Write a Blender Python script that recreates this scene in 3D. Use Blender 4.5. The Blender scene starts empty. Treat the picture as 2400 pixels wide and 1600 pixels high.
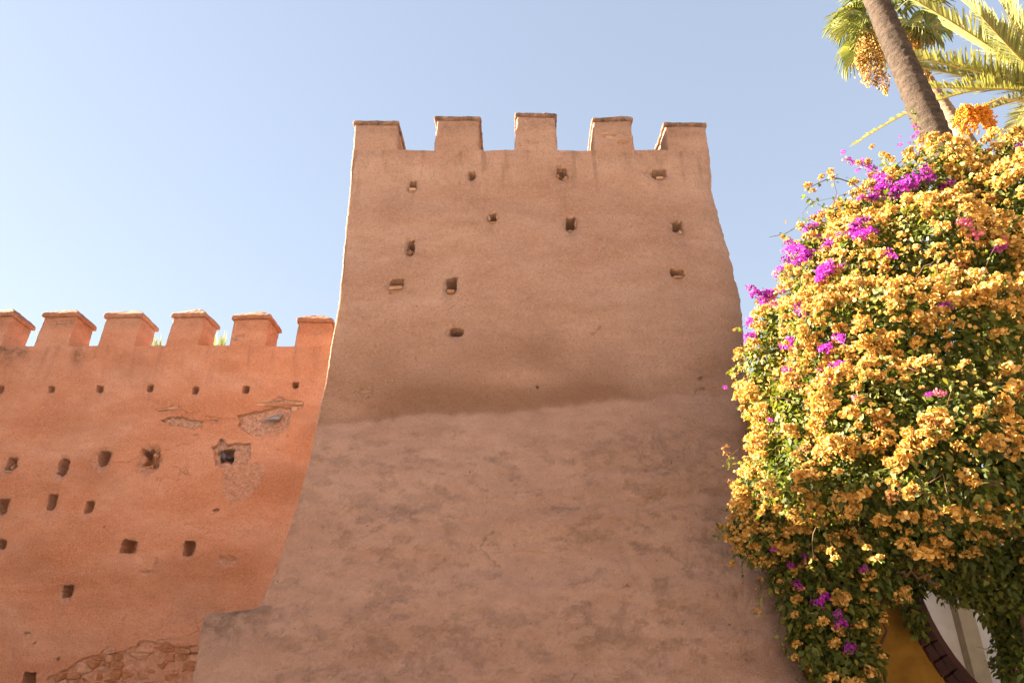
import bpy, bmesh, math, random
import numpy as np
from mathutils import Vector, Matrix

rng = np.random.default_rng(7)
random.seed(7)
R = math.radians
scene = bpy.context.scene
COL = scene.collection

# ------------------------------------------------------------------ camera
PITCH = R(25.0)
FPX = 1600.0                       # focal length in pixels of a 2400 px wide picture
EYE = np.array([0.0, 0.0, 1.6])
cam_d = bpy.data.cameras.new('camera')
cam_d.sensor_width = 36.0
cam_d.lens = 36.0 * FPX / 2400.0
cam_d.clip_end = 3000.0
cam = bpy.data.objects.new('camera', cam_d)
cam.location = EYE
cam.rotation_euler = (math.pi / 2 + PITCH, 0, 0)
COL.objects.link(cam)
scene.camera = cam

# ------------------------------------------------------------------ light
SUN_AZ = R(15.0)                   # how far behind the wall line the sun stands (sun is on the left)
SUN_EL = R(23.0)
TO_SUN = Vector((-math.cos(SUN_EL) * math.cos(SUN_AZ), math.cos(SUN_EL) * math.sin(SUN_AZ), math.sin(SUN_EL)))
world = bpy.data.worlds.new('World')
scene.world = world
world.use_nodes = True
wn = world.node_tree
sky = wn.nodes.new('ShaderNodeTexSky')
sky.sky_type = 'NISHITA'
sky.sun_disc = False
sky.sun_elevation = SUN_EL
sky.sun_rotation = -(math.pi / 2 - SUN_AZ)
sky.altitude = 400
sky.air_density = 1.0
sky.dust_density = 0.2
sky.ozone_density = 1.0
hsv = wn.nodes.new('ShaderNodeHueSaturation')
hsv.inputs['Saturation'].default_value = 1.14
hsv.inputs['Hue'].default_value = 0.511
soft = wn.nodes.new('ShaderNodeGamma')          # thin even haze: the whole sky is flatter than clear air
soft.inputs['Gamma'].default_value = 0.39
wn.links.new(sky.outputs[0], soft.inputs['Color'])
wn.links.new(soft.outputs[0], hsv.inputs['Color'])
wn.links.new(hsv.outputs[0], wn.nodes['Background'].inputs['Color'])
wn.nodes['Background'].inputs['Strength'].default_value = 0.05
sun_d = bpy.data.lights.new('sun', 'SUN')
sun_d.energy = 5.0
sun_d.angle = R(0.5)
sun_d.color = (1.0, 0.83, 0.60)
sun = bpy.data.objects.new('sun', sun_d)
sun.rotation_euler = (-TO_SUN).to_track_quat('-Z', 'Y').to_euler()
COL.objects.link(sun)
scene.view_settings.view_transform = 'Standard'
scene.view_settings.look = 'None'
scene.view_settings.exposure = 3.6
scene.view_settings.gamma = 1.0
scene.view_settings.use_curve_mapping = False
scene.cycles.max_bounces = 8
scene.cycles.diffuse_bounces = 5
scene.cycles.transparent_max_bounces = 6

# ------------------------------------------------------------------ helpers
CP, SP = math.cos(PITCH), math.sin(PITCH)
def px(sx, sy, y):
    """world point seen at photo pixel (sx, sy) of 2400x1600, lying y metres in front of the camera"""
    u = (sx - 1200.0) / FPX; v = (800.0 - sy) / FPX
    t = y / (CP - v * SP)
    return np.array([u * t, y, EYE[2] + t * (SP + v * CP)])
def ray(sx, sy):
    u = (sx - 1200.0) / FPX; v = (800.0 - sy) / FPX
    d = np.array([u, CP - v * SP, SP + v * CP])
    return d / np.linalg.norm(d)
def depth_of(p):
    return CP * p[1] + SP * (p[2] - EYE[2])

def _hash(i, j, k, s):
    n = (i * 374761393 + j * 668265263 + k * 2147483647 + s * 1274126177) & 0xFFFFFFFF
    n = ((n ^ (n >> 13)) * 1274126177) & 0xFFFFFFFF
    n = ((n ^ (n >> 16)) * 2246822519) & 0xFFFFFFFF
    n = n ^ (n >> 15)
    return (n & 0xFFFFFF) / float(0x7FFFFF) - 1.0
def vnoise(x, y, z, s=0):
    """value noise in -1..1 on numpy arrays"""
    x, y, z = np.broadcast_arrays(np.asarray(x, float), np.asarray(y, float), np.asarray(z, float))
    i = np.floor(x).astype(np.int64); j = np.floor(y).astype(np.int64); k = np.floor(z).astype(np.int64)
    fx, fy, fz = x - i, y - j, z - k
    fx = fx * fx * fx * (fx * (fx * 6 - 15) + 10); fy = fy * fy * fy * (fy * (fy * 6 - 15) + 10); fz = fz * fz * fz * (fz * (fz * 6 - 15) + 10)
    r = 0
    for a in (0, 1):
        for b in (0, 1):
            for c in (0, 1):
                w = (fx if a else 1 - fx) * (fy if b else 1 - fy) * (fz if c else 1 - fz)
                r = r + w * _hash(i + a, j + b, k + c, s)
    return r
def fbm(x, y, z, s=0, o=3, g=0.5):
    r = 0; a = 1.0; f = 1.0
    for q in range(o):
        r = r + a * vnoise(x * f, y * f, z * f, s + q * 17); a *= g; f *= 2.03
    return r

def mesh_np(name, V, F, smooth=True):
    V = np.asarray(V, np.float32); F = np.asarray(F, np.int32)
    me = bpy.data.meshes.new(name)
    n, k = F.shape
    me.vertices.add(len(V)); me.vertices.foreach_set('co', V.ravel())
    me.loops.add(n * k); me.loops.foreach_set('vertex_index', F.ravel())
    me.polygons.add(n); me.polygons.foreach_set('loop_start', np.arange(0, n * k, k, dtype=np.int32))
    if smooth:
        me.polygons.foreach_set('use_smooth', np.ones(n, bool))
    me.update(calc_edges=True)
    return me
def mesh_py(name, V, F, smooth=True):
    me = bpy.data.meshes.new(name)
    me.from_pydata([tuple(map(float, v)) for v in V], [], F)
    if smooth:
        for p in me.polygons: p.use_smooth = True
    me.update()
    return me
def add(name, me, mat=None, parent=None):
    o = bpy.data.objects.new(name, me)
    if mat is not None and me is not None and not me.materials:
        me.materials.append(mat)
    COL.objects.link(o)
    if parent is not None: o.parent = parent
    return o
def thing(name, label, cat, loc=(0, 0, 0), group=None):
    o = bpy.data.objects.new(name, None); o.empty_display_size = 0.2
    COL.objects.link(o)
    o.location = loc
    o['label'] = label; o['category'] = cat
    if group: o['group'] = group
    return o
def adopt(o, parent):
    """parent a mesh built in world coordinates under a thing whose empty stands at its base"""
    o.parent = parent
    o.matrix_parent_inverse = Matrix.Translation(parent.location).inverted()
    return o
def float_attr(me, name, vals):
    a = me.attributes.new(name, 'FLOAT', 'POINT')
    a.data.foreach_set('value', np.asarray(vals, np.float32))

def grid_faces(nu, nv, flip=False):
    i = np.arange(nu - 1)[:, None]; j = np.arange(nv - 1)[None, :]
    a = (i * nv + j).ravel()
    F = np.stack([a, a + nv, a + nv + 1, a + 1], 1)
    return F[:, ::-1] if flip else F

def tube(pts, radii, sides=8, cap=True):
    pts = [np.asarray(p, float) for p in pts]
    V = []; F = []
    ref = np.array([0.31, 0.17, 0.93])
    for q, p in enumerate(pts):
        d = pts[min(q + 1, len(pts) - 1)] - pts[max(q - 1, 0)]
        d = d / (np.linalg.norm(d) + 1e-9)
        a = np.cross(d, ref); a /= np.linalg.norm(a) + 1e-9
        b = np.cross(d, a)
        for s in range(sides):
            th = 2 * math.pi * s / sides
            V.append(p + radii[q] * (math.cos(th) * a + math.sin(th) * b))
    for q in range(len(pts) - 1):
        for s in range(sides):
            s2 = (s + 1) % sides
            F.append((q * sides + s, q * sides + s2, (q + 1) * sides + s2, (q + 1) * sides + s))
    if cap:
        F.append(tuple(range(sides))[::-1]); F.append(tuple((len(pts) - 1) * sides + s for s in range(sides)))
    return V, F
class MB:
    def __init__(s): s.V = []; s.F = []
    def add(s, V, F):
        o = len(s.V); s.V += [tuple(map(float, v)) for v in V]; s.F += [tuple(i + o for i in f) for f in F]
    def tube(s, pts, radii, sides=8): s.add(*tube(pts, radii, sides))
    def box(s, c, d):
        x, y, z = c; a, b, e = d[0] / 2, d[1] / 2, d[2] / 2
        V = [(x + i * a, y + j * b, z + k * e) for i in (-1, 1) for j in (-1, 1) for k in (-1, 1)]
        s.add(V, [(0, 1, 3, 2), (4, 6, 7, 5), (0, 4, 5, 1), (2, 3, 7, 6), (0, 2, 6, 4), (1, 5, 7, 3)])
    def mesh(s, name, smooth=True): return mesh_py(name, s.V, s.F, smooth)

def rand_rot(n, rg=rng):
    q = rg.normal(size=(n, 4)); q /= np.linalg.norm(q, axis=1)[:, None]
    w, x, y, z = q.T
    return np.stack([np.stack([1 - 2 * (y * y + z * z), 2 * (x * y - z * w), 2 * (x * z + y * w)], 1),
                     np.stack([2 * (x * y + z * w), 1 - 2 * (x * x + z * z), 2 * (y * z - x * w)], 1),
                     np.stack([2 * (x * z - y * w), 2 * (y * z + x * w), 1 - 2 * (x * x + y * y)], 1)], 1)
def frame(tip, nrm):
    """rotation matrices whose local y runs to tip and local z to nrm"""
    t = tip / (np.linalg.norm(tip, axis=1)[:, None] + 1e-9)
    n = nrm - (nrm * t).sum(1)[:, None] * t
    n = n / (np.linalg.norm(n, axis=1)[:, None] + 1e-9)
    x = np.cross(t, n)
    return np.stack([x, t, n], 2)
def scatter(TV, TF, rot, pos, scl):
    """copies of a template (verts TV, faces TF of equal size) into one array pair"""
    TV = np.asarray(TV, float); TF = np.asarray(TF)
    n = len(pos); m = len(TV)
    V = np.einsum('nij,mj->nmi', rot, TV) * np.asarray(scl).reshape(n, 1, -1) + pos[:, None, :]
    F = TF[None] + (np.arange(n) * m)[:, None, None]
    return V.reshape(-1, 3), F.reshape(-1, TF.shape[1])

# ------------------------------------------------------------------ materials
def new_mat(name):
    m = bpy.data.materials.new(name); m.use_nodes = True
    nt = m.node_tree
    return m, nt, nt.nodes['Principled BSDF']
def N(nt, t, **kw):
    n = nt.nodes.new(t)
    for k, v in kw.items():
        if k in n.inputs.keys(): n.inputs[k].default_value = v
        else: setattr(n, k, v)
    return n
def L(nt, a, b): nt.links.new(a, b)
def noise_node(nt, vec, scale, detail=4.0, rough=0.55, dist=0.0):
    n = N(nt, 'ShaderNodeTexNoise'); n.inputs['Scale'].default_value = scale
    n.inputs['Detail'].default_value = detail; n.inputs['Roughness'].default_value = rough; n.inputs['Distortion'].default_value = dist
    L(nt, vec, n.inputs['Vector']); return n.outputs['Fac']
def ramp(nt, fac, stops):
    r = N(nt, 'ShaderNodeValToRGB'); e = r.color_ramp.elements
    e[0].position, e[0].color = stops[0][0], (*stops[0][1], 1) if len(stops[0][1]) == 3 else stops[0][1]
    e[1].position, e[1].color = stops[-1][0], (*stops[-1][1], 1)
    for p, c in stops[1:-1]:
        q = e.new(p); q.color = (*c, 1)
    L(nt, fac, r.inputs['Fac']); return r.outputs['Color']
def mapr(nt, v, a, b, c=0.0, d=1.0):
    m = N(nt, 'ShaderNodeMapRange'); m.interpolation_type = 'SMOOTHSTEP'
    for i, x in zip(('From Min', 'From Max', 'To Min', 'To Max'), (a, b, c, d)): m.inputs[i].default_value = x
    L(nt, v, m.inputs['Value']); return m.outputs['Result']
def mix(nt, fac, a, b, mode='MIX'):
    m = N(nt, 'ShaderNodeMix', data_type='RGBA', blend_type=mode)
    for s, v in ((m.inputs[0], fac), (m.inputs[6], a), (m.inputs[7], b)):
        if hasattr(v, 'is_output') or isinstance(v, bpy.types.NodeSocket): L(nt, v, s)
        elif isinstance(v, (int, float)): s.default_value = v
        else: s.default_value = (*v, 1)
    return m.outputs[2]
def math_n(nt, op, a, b=0.0):
    m = N(nt, 'ShaderNodeMath', operation=op)
    for s, v in ((m.inputs[0], a), (m.inputs[1], b)):
        if isinstance(v, bpy.types.NodeSocket): L(nt, v, s)
        else: s.default_value = v
    return m.outputs[0]
def attr(nt, name): 
    n = N(nt, 'ShaderNodeAttribute'); n.attribute_name = name; return n.outputs['Fac']
def obj_coord(nt, scale=(1, 1, 1)):
    t = N(nt, 'ShaderNodeTexCoord'); mp = N(nt, 'ShaderNodeMapping'); mp.inputs['Scale'].default_value = scale
    L(nt, t.outputs['Object'], mp.inputs['Vector']); return mp.outputs['Vector']
def bump(nt, bsdf, h, strength, dist, prev=None):
    b = N(nt, 'ShaderNodeBump'); b.inputs['Strength'].default_value = strength; b.inputs['Distance'].default_value = dist
    L(nt, h, b.inputs['Height'])
    if prev is not None: L(nt, prev, b.inputs['Normal'])
    if bsdf is not None: L(nt, b.outputs['Normal'], bsdf.inputs['Normal'])
    return b.outputs['Normal']

def plaster(name, light, base, dark, expo, stain_amt, aniso=1.0):
    """limewashed earth plaster; attributes: 'patch' = plaster lost, 'damp' = darker brown tone, 'grime' = dark grime"""
    m, nt, b = new_mat(name)
    v = obj_coord(nt); va = obj_coord(nt, (0.55, 0.55, 1.25 * aniso))
    big = noise_node(nt, va, 0.9, 5, 0.6, 0.4)
    mid = noise_node(nt, va, 3.6, 5, 0.62, 0.3)
    fine = noise_node(nt, v, 20, 5, 0.75)
    c = ramp(nt, big, [(0.34, dark), (0.5, base), (0.64, light)])
    c = mix(nt, mapr(nt, mid, 0.35, 0.75), c, mix(nt, 0.5, c, dark), 'MIX')
    c = mix(nt, math_n(nt, 'MULTIPLY', mapr(nt, fine, 0.47, 0.66), 0.6), c, light)
    grit = noise_node(nt, v, 34, 4, 0.8)
    c = mix(nt, math_n(nt, 'MULTIPLY', mapr(nt, grit, 0.52, 0.34), 0.6), c, mix(nt, 0.6, c, (0.12, 0.06, 0.035)))
    c = mix(nt, math_n(nt, 'MULTIPLY', attr(nt, 'foot'), 0.62), c, mix(nt, mapr(nt, mid, 0.3, 0.75), (0.47, 0.31, 0.265), (0.37, 0.235, 0.195)))
    # grey weathering
    st = math_n(nt, 'MULTIPLY', mapr(nt, noise_node(nt, va, 2.3, 6, 0.68, 0.6), 0.52, 0.74), stain_amt)
    c = mix(nt, st, c, (0.115, 0.085, 0.066))
    c = mix(nt, math_n(nt, 'MULTIPLY', attr(nt, 'brown_tone'), 0.72), c, (0.20, 0.10, 0.055))
    gn = mapr(nt, noise_node(nt, v, 7, 6, 0.7, 0.3), 0.35, 0.7)
    c = mix(nt, math_n(nt, 'MULTIPLY', attr(nt, 'grime'), math_n(nt, 'ADD', math_n(nt, 'MULTIPLY', gn, 0.6), 0.25)), c, (0.06, 0.045, 0.04))
    # lost plaster shows pale lumpy earth
    pc = ramp(nt, noise_node(nt, v, 20, 5, 0.7), [(0.3, expo[0]), (0.5, expo[1]), (0.7, expo[2])])
    c = mix(nt, attr(nt, 'patch'), c, pc)
    # bird droppings and pale flecks
    sp = mapr(nt, noise_node(nt, obj_coord(nt, (1, 1, 0.45)), 30, 2, 0.5), 0.745, 0.78)
    c = mix(nt, math_n(nt, 'MULTIPLY', sp, 0.5), c, (0.62, 0.52, 0.45))
    pit = mapr(nt, noise_node(nt, v, 16, 2, 0.5), 0.27, 0.22)
    c = mix(nt, math_n(nt, 'MULTIPLY', pit, 0.55), c, (0.10, 0.055, 0.035))
    dr = mapr(nt, noise_node(nt, obj_coord(nt, (1, 1, 0.06)), 17, 3, 0.6), 0.60, 0.68)
    c = mix(nt, math_n(nt, 'MULTIPLY', math_n(nt, 'MULTIPLY', dr, attr(nt, 'streak')), 0.4), c, (0.62, 0.48, 0.39))
    ds = mapr(nt, noise_node(nt, obj_coord(nt, (1, 1, 0.12)), 6, 4, 0.65), 0.52, 0.68)
    c = mix(nt, math_n(nt, 'MULTIPLY', math_n(nt, 'MULTIPLY', ds, attr(nt, 'streak')), 0.5), c, (0.19, 0.11, 0.075))
    wv = N(nt, 'ShaderNodeVectorMath', operation='ADD'); nc = N(nt, 'ShaderNodeTexNoise'); nc.inputs['Scale'].default_value = 2.2; nc.inputs['Detail'].default_value = 5
    L(nt, v, nc.inputs['Vector']); L(nt, v, wv.inputs[0]); L(nt, nc.outputs['Color'], wv.inputs[1])
    vo = N(nt, 'ShaderNodeTexVoronoi', feature='DISTANCE_TO_EDGE'); vo.inputs['Scale'].default_value = 0.75; L(nt, wv.outputs[0], vo.inputs['Vector'])
    ck = math_n(nt, 'MULTIPLY', mapr(nt, vo.outputs['Distance'], 0.014, 0.003), mapr(nt, noise_node(nt, v, 0.9, 3, 0.6), 0.60, 0.66))
    c = mix(nt, math_n(nt, 'MULTIPLY', ck, 0.4), c, (0.16, 0.085, 0.055))
    L(nt, c, b.inputs['Base Color']); b.inputs['Roughness'].default_value = 0.95
    b.inputs['Specular IOR Level'].default_value = 0.15
    n1 = bump(nt, None, noise_node(nt, v, 7, 6, 0.75, 0.3), 0.8, 0.06)
    n2 = bump(nt, None, noise_node(nt, v, 24, 5, 0.8), 1.0, 0.08, n1)
    bump(nt, b, noise_node(nt, v, 75, 3, 0.75), 0.8, 0.014, n2)
    return m
EXPO_W = ((0.30, 0.165, 0.12), (0.55, 0.345, 0.275), (0.66, 0.47, 0.39))
M_WALL = plaster('red_earth_plaster', (0.71, 0.40, 0.295), (0.67, 0.335, 0.22), (0.57, 0.25, 0.145), EXPO_W, 0.10)
M_TOWER = plaster('tower_earth_plaster', (0.62, 0.405, 0.325), (0.56, 0.35, 0.27), (0.47, 0.27, 0.195), EXPO_W, 0.14)
def stone_mat(name, c0, c1, c2, sc=9):
    m, nt, b = new_mat(name); v = obj_coord(nt)
    oi = N(nt, 'ShaderNodeObjectInfo')
    c = ramp(nt, noise_node(nt, v, sc, 6, 0.7, 0.4), [(0.3, c0), (0.5, c1), (0.72, c2)])
    h = N(nt, 'ShaderNodeHueSaturation'); L(nt, c, h.inputs['Color'])
    L(nt, mapr(nt, oi.outputs['Random'], 0, 1, 0.8, 1.12), h.inputs['Value'])
    L(nt, mapr(nt, oi.outputs['Random'], 0, 1, 1.1, 0.85), h.inputs['Saturation'])
    L(nt, h.outputs['Color'], b.inputs['Base Color']); b.inputs['Roughness'].default_value = 0.95
    b.inputs['Specular IOR Level'].default_value = 0.1
    bump(nt, b, noise_node(nt, v, sc * 3, 6, 0.75), 0.8, 0.02)
    return m
M_STONE = stone_mat('rubble_stone', (0.20, 0.10, 0.062), (0.34, 0.17, 0.105), (0.42, 0.24, 0.165))
M_PALE = stone_mat('pale_brick', (0.28, 0.15, 0.09), (0.42, 0.24, 0.155), (0.52, 0.35, 0.25), 20)

def leaf_mat(name, cols, trans=0.35, rough=0.5, tcol=None, val=(0.7, 1.3)):
    m, nt, b = new_mat(name)
    g = N(nt, 'ShaderNodeNewGeometry')
    c = ramp(nt, g.outputs['Random Per Island'], [(i / (len(cols) - 1), q) for i, q in enumerate(cols)])
    oi = N(nt, 'ShaderNodeObjectInfo')
    h = N(nt, 'ShaderNodeHueSaturation'); L(nt, c, h.inputs['Color'])
    L(nt, mapr(nt, oi.outputs['Random'], 0, 1, *val), h.inputs['Value'])
    c = h.outputs['Color']
    L(nt, c, b.inputs['Base Color']); b.inputs['Roughness'].default_value = rough
    b.inputs['Specular IOR Level'].default_value = 0.35
    tr = N(nt, 'ShaderNodeBsdfTranslucent')
    if tcol: L(nt, mix(nt, 1.0, c, tcol, 'MULTIPLY'), tr.inputs['Color'])
    else: L(nt, c, tr.inputs['Color'])
    ms = N(nt, 'ShaderNodeMixShader'); ms.inputs[0].default_value = trans
    L(nt, b.outputs[0], ms.inputs[1]); L(nt, tr.outputs[0], ms.inputs[2])
    L(nt, ms.outputs[0], nt.nodes['Material Output'].inputs['Surface'])
    return m
M_LEAF = leaf_mat('bougainvillea_leaf', [(0.045, 0.075, 0.018), (0.08, 0.115, 0.022), (0.125, 0.15, 0.026), (0.19, 0.19, 0.04)], 0.40, 0.6, (1.5, 1.4, 0.6))
M_ORANGE = leaf_mat('orange_bract', [(0.37, 0.17, 0.025), (0.45, 0.255, 0.05), (0.52, 0.335, 0.095), (0.61, 0.43, 0.18)], 0.36, 0.6, None, (0.85, 1.1))
M_PURPLE = leaf_mat('purple_bract', [(0.28, 0.02, 0.34), (0.38, 0.03, 0.42), (0.46, 0.05, 0.42)], 0.42, 0.6)
M_PINK = leaf_mat('pink_bract', [(0.46, 0.08, 0.18), (0.52, 0.14, 0.22), (0.54, 0.22, 0.24)], 0.42, 0.6)
M_DRY = leaf_mat('dry_bract', [(0.22, 0.10, 0.035), (0.34, 0.17, 0.06), (0.45, 0.24, 0.09)], 0.3, 0.8)
M_FROND = leaf_mat('date_palm_leaflet', [(0.13, 0.145, 0.047), (0.20, 0.21, 0.075), (0.28, 0.265, 0.115)], 0.3, 0.38, (1.4, 1.3, 0.6))
M_FAN = leaf_mat('fan_palm_blade', [(0.075, 0.11, 0.035), (0.14, 0.165, 0.05), (0.24, 0.24, 0.095)], 0.35, 0.4, (1.4, 1.3, 0.6))
M_PANICLE = leaf_mat('dry_palm_panicle', [(0.11, 0.055, 0.015), (0.22, 0.115, 0.02), (0.34, 0.19, 0.035), (0.42, 0.27, 0.11)], 0.25, 0.8)
M_DATE = leaf_mat('orange_dates', [(0.36, 0.095, 0.001), (0.44, 0.13, 0.002), (0.50, 0.18, 0.004)], 0.1, 0.9)
def simple(name, c0, c1, scale=12, rough=0.85, bstr=0.4, bd=0.02, spec=0.3, cs=(1, 1, 1)):
    m, nt, b = new_mat(name); v = obj_coord(nt, cs)
    n = noise_node(nt, v, scale, 5, 0.65, 0.2)
    L(nt, ramp(nt, n, [(0.3, c0), (0.7, c1)]), b.inputs['Base Color'])
    b.inputs['Roughness'].default_value = rough; b.inputs['Specular IOR Level'].default_value = spec
    bump(nt, b, noise_node(nt, v, scale * 3, 4, 0.7), bstr, bd)
    return m
M_TWIG = simple('bougainvillea_wood', (0.04, 0.022, 0.014), (0.10, 0.055, 0.034), 25)
M_RACHIS = simple('palm_rachis', (0.25, 0.16, 0.035), (0.34, 0.23, 0.06), 10, 0.5)
M_BARK = simple('grey_palm_bark', (0.026, 0.020, 0.017), (0.075, 0.056, 0.045), 7, 0.95, 0.9, 0.03, 0.1, (1, 1, 2.2))
M_BARK2 = simple('pale_palm_bark', (0.16, 0.105, 0.075), (0.25, 0.18, 0.13), 7, 0.95, 0.7, 0.03, 0.1, (1, 1, 2.2))
M_OCHRE = simple('ochre_plaster', (0.12, 0.062, 0.012), (0.20, 0.11, 0.02), 3.5, 0.95, 0.6, 0.02, 0.1)
M_GLAZE = simple('dark_glazed_tile', (0.008, 0.004, 0.005), (0.045, 0.006, 0.009), 14, 0.3, 0.5, 0.02, 0.35)
M_LINING = simple('plum_paint', (0.07, 0.032, 0.034), (0.10, 0.047, 0.048), 5, 0.6, 0.2, 0.01, 0.3)
M_WHITE = simple('white_limewash', (0.60, 0.57, 0.54), (0.76, 0.73, 0.70), 2.5, 0.9, 0.3, 0.02, 0.2)
M_BEIGE = simple('beige_post_paint', (0.36, 0.30, 0.21), (0.46, 0.39, 0.28), 4, 0.8, 0.2, 0.01, 0.2)
M_GROUND = simple('dusty_ground', (0.34, 0.285, 0.23), (0.46, 0.39, 0.325), 0.7, 0.95, 0.5, 0.05, 0.1)
M_PIGEON = simple('grey_feathers', (0.13, 0.13, 0.15), (0.27, 0.265, 0.285), 25, 0.8, 0.3, 0.01, 0.2)
M_PIGEON_D = simple('dark_feathers', (0.03, 0.03, 0.045), (0.09, 0.09, 0.12), 25, 0.6, 0.3, 0.01, 0.3)

# ------------------------------------------------------------------ ground
nG = 60
gx = np.linspace(-1, 1, nG); gx = np.sign(gx) * np.abs(gx) ** 3 * 1500
GX, GY = np.meshgrid(gx, gx, indexing='ij')
g = add('ground', mesh_np('ground', np.stack([GX.ravel(), GY.ravel(), 0 * GX.ravel()], 1), grid_faces(nG, nG)), M_GROUND)
g['kind'] = 'structure'

# houses added out of view behind the viewer, bouncing sun onto the shaded walls
M_HOUSE = simple('pale_pink_limewash', (0.58, 0.50, 0.43), (0.72, 0.63, 0.54), 1.5, 0.95, 0.4, 0.03, 0.1)
M_DOOR = simple('brown_door_wood', (0.10, 0.05, 0.025), (0.17, 0.09, 0.05), 8, 0.6, 0.3, 0.01)
for q, (hx, hw, hh, lab) in enumerate([(-21.0, 15.0, 8.5, 'low pink fill house, unseen behind the viewer, left of the three'), (-4.5, 17.8, 10.5, 'tall pink fill house, unseen behind the viewer, middle of the three'), (13.5, 18.0, 9.2, 'wide pink fill house, unseen behind the viewer, right of the three')]):
    hs_ = thing('fill_house', lab, 'house', (hx, -14.0, 0), 'unseen fill houses')
    mb_ = MB(); mb_.box((hx, -14.0, hh / 2), (hw, 8.0, hh)); mb_.box((hx, -14.0, hh + 0.15), (hw + 0.3, 8.3, 0.3))
    adopt(add('house_wall', mb_.mesh('house_wall', False), M_HOUSE), hs_)
    mb_ = MB(); mb_.box((hx - 2.0, -9.97, 1.15), (1.3, 0.08, 2.3)); adopt(add('door', mb_.mesh('door', False), M_DOOR), hs_)
    for wx_ in (-5.0, 0.8, 4.6):
        mb_ = MB(); mb_.box((hx + wx_, -9.97, 4.6), (1.0, 0.08, 1.4)); adopt(add('window', mb_.mesh('window', False), M_DOOR), hs_)

# ------------------------------------------------------------------ shared earth-wall shaping
def wobble(P, amp=1.0, s=0):
    """slow hand-made unevenness, a vector field so that neighbours meeting at an edge move alike"""
    x, y, z = P.T
    d = np.empty_like(P)
    for q in range(3):
        d[:, q] = (0.028 * vnoise(x * 0.8, y * 0.8, z * 0.9, 11 + q + s) + 0.011 * vnoise(x * 2.6, y * 2.6, z * 3.4, 31 + q + s)
                   + 0.005 * vnoise(x * 9, y * 9, z * 9, 51 + q + s) + 0.0028 * vnoise(x * 24, y * 24, z * 24, 71 + q + s))
    return P + amp * d
def hole_depth(X, H, holes, seed=5):
    """(metres pushed in) for recesses listed as (x, h, w, height, depth, wear)"""
    D = np.zeros_like(X)
    n1 = vnoise(X * 11, H * 11, X * 0 + 3.3, seed) * 0.14 + vnoise(X * 27, H * 27, X * 0 + 1.3, seed + 1) * 0.10
    for (x, h, w, hh, dep, wear) in holes:
        sel = (np.abs(X - x) < w * 2.2) & (np.abs(H - h) < hh * 2.2)
        if not sel.any(): continue
        dx = (X[sel] - x) / (w / 2); dh = (H[sel] - h) / (hh / 2)
        d = (np.abs(dx) ** 9 + np.abs(dh) ** 9) ** (1 / 9) + n1[sel] * (0.6 + wear)
        core = np.clip((1.0 - d) / 0.05, 0, 1)
        lip = np.clip(1.75 - np.hypot(dx * 0.95 + 0.15, dh * 0.85 + 0.25) - n1[sel] * 1.5, 0, 1) * wear * 0.09
        D[sel] = np.maximum(D[sel], np.maximum(core * dep * (2.3 if dep > 0.2 else 1.0), lip))
    return D
def in_poly(X, Y, poly):
    r = np.zeros(X.shape, bool); n = len(poly)
    for i in range(n):
        x1, y1 = poly[i]; x2, y2 = poly[(i + 1) % n]
        c = ((y1 > Y) != (y2 > Y)) & (X < (x2 - x1) * (Y - y1) / (y2 - y1 + 1e-12) + x1)
        r ^= c
    return r
def box_shell(x0, x1, y0, y1, z0, z1, step=0.03, rad=0.05, bottom=False, round_top=True):
    """welded, subdivided box with rounded corners (its foot stays sharp so it can meet the wall below)"""
    bm = bmesh.new()
    def cut(a, b): return np.linspace(a, b, max(2, int(round((b - a) / step)) + 1))
    X, Y, Z = cut(x0, x1), cut(y0, y1), cut(z0, z1)
    V = []; F = []
    def face(U, W, f):
        o = len(V)
        for u in U:
            for w in W: V.append(f(u, w))
        F.extend([tuple(int(q) + o for q in r) for r in grid_faces(len(U), len(W))])
    face(X, Z, lambda u, w: (u, y0, w)); face(X[::-1], Z, lambda u, w: (u, y1, w))
    face(Y[::-1], Z, lambda u, w: (x0, u, w)); face(Y, Z, lambda u, w: (x1, u, w))
    face(X, Y, lambda u, w: (u, w, z1))
    if bottom: face(X[::-1], Y, lambda u, w: (u, w, z0))
    for v in V: bm.verts.new(v)
    bm.verts.ensure_lookup_table()
    for f in F: bm.faces.new([bm.verts[i] for i in f])
    bmesh.ops.remove_doubles(bm, verts=bm.verts, dist=1e-4)
    bmesh.ops.recalc_face_normals(bm, faces=bm.faces)
    me = bpy.data.meshes.new('box'); bm.to_mesh(me); bm.free()
    P = np.empty(len(me.vertices) * 3, np.float32); me.vertices.foreach_get('co', P); P = P.reshape(-1, 3).astype(float)
    lo = np.array([x0 + rad, y0 + rad, (z0 + rad) if bottom else z0]); hi = np.array([x1 - rad, y1 - rad, z1 - rad if round_top else z1])
    Q = np.clip(P, lo, hi); dv = P - Q; ln = np.linalg.norm(dv, axis=1)
    k = ln > 1e-6
    P[k] = Q[k] + dv[k] / ln[k, None] * np.minimum(ln[k], rad)[:, None]
    return me, P
def set_co(me, P):
    me.vertices.foreach_set('co', np.asarray(P, np.float32).ravel())
    me.polygons.foreach_set('use_smooth', np.ones(len(me.polygons), bool)); me.update()

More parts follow.
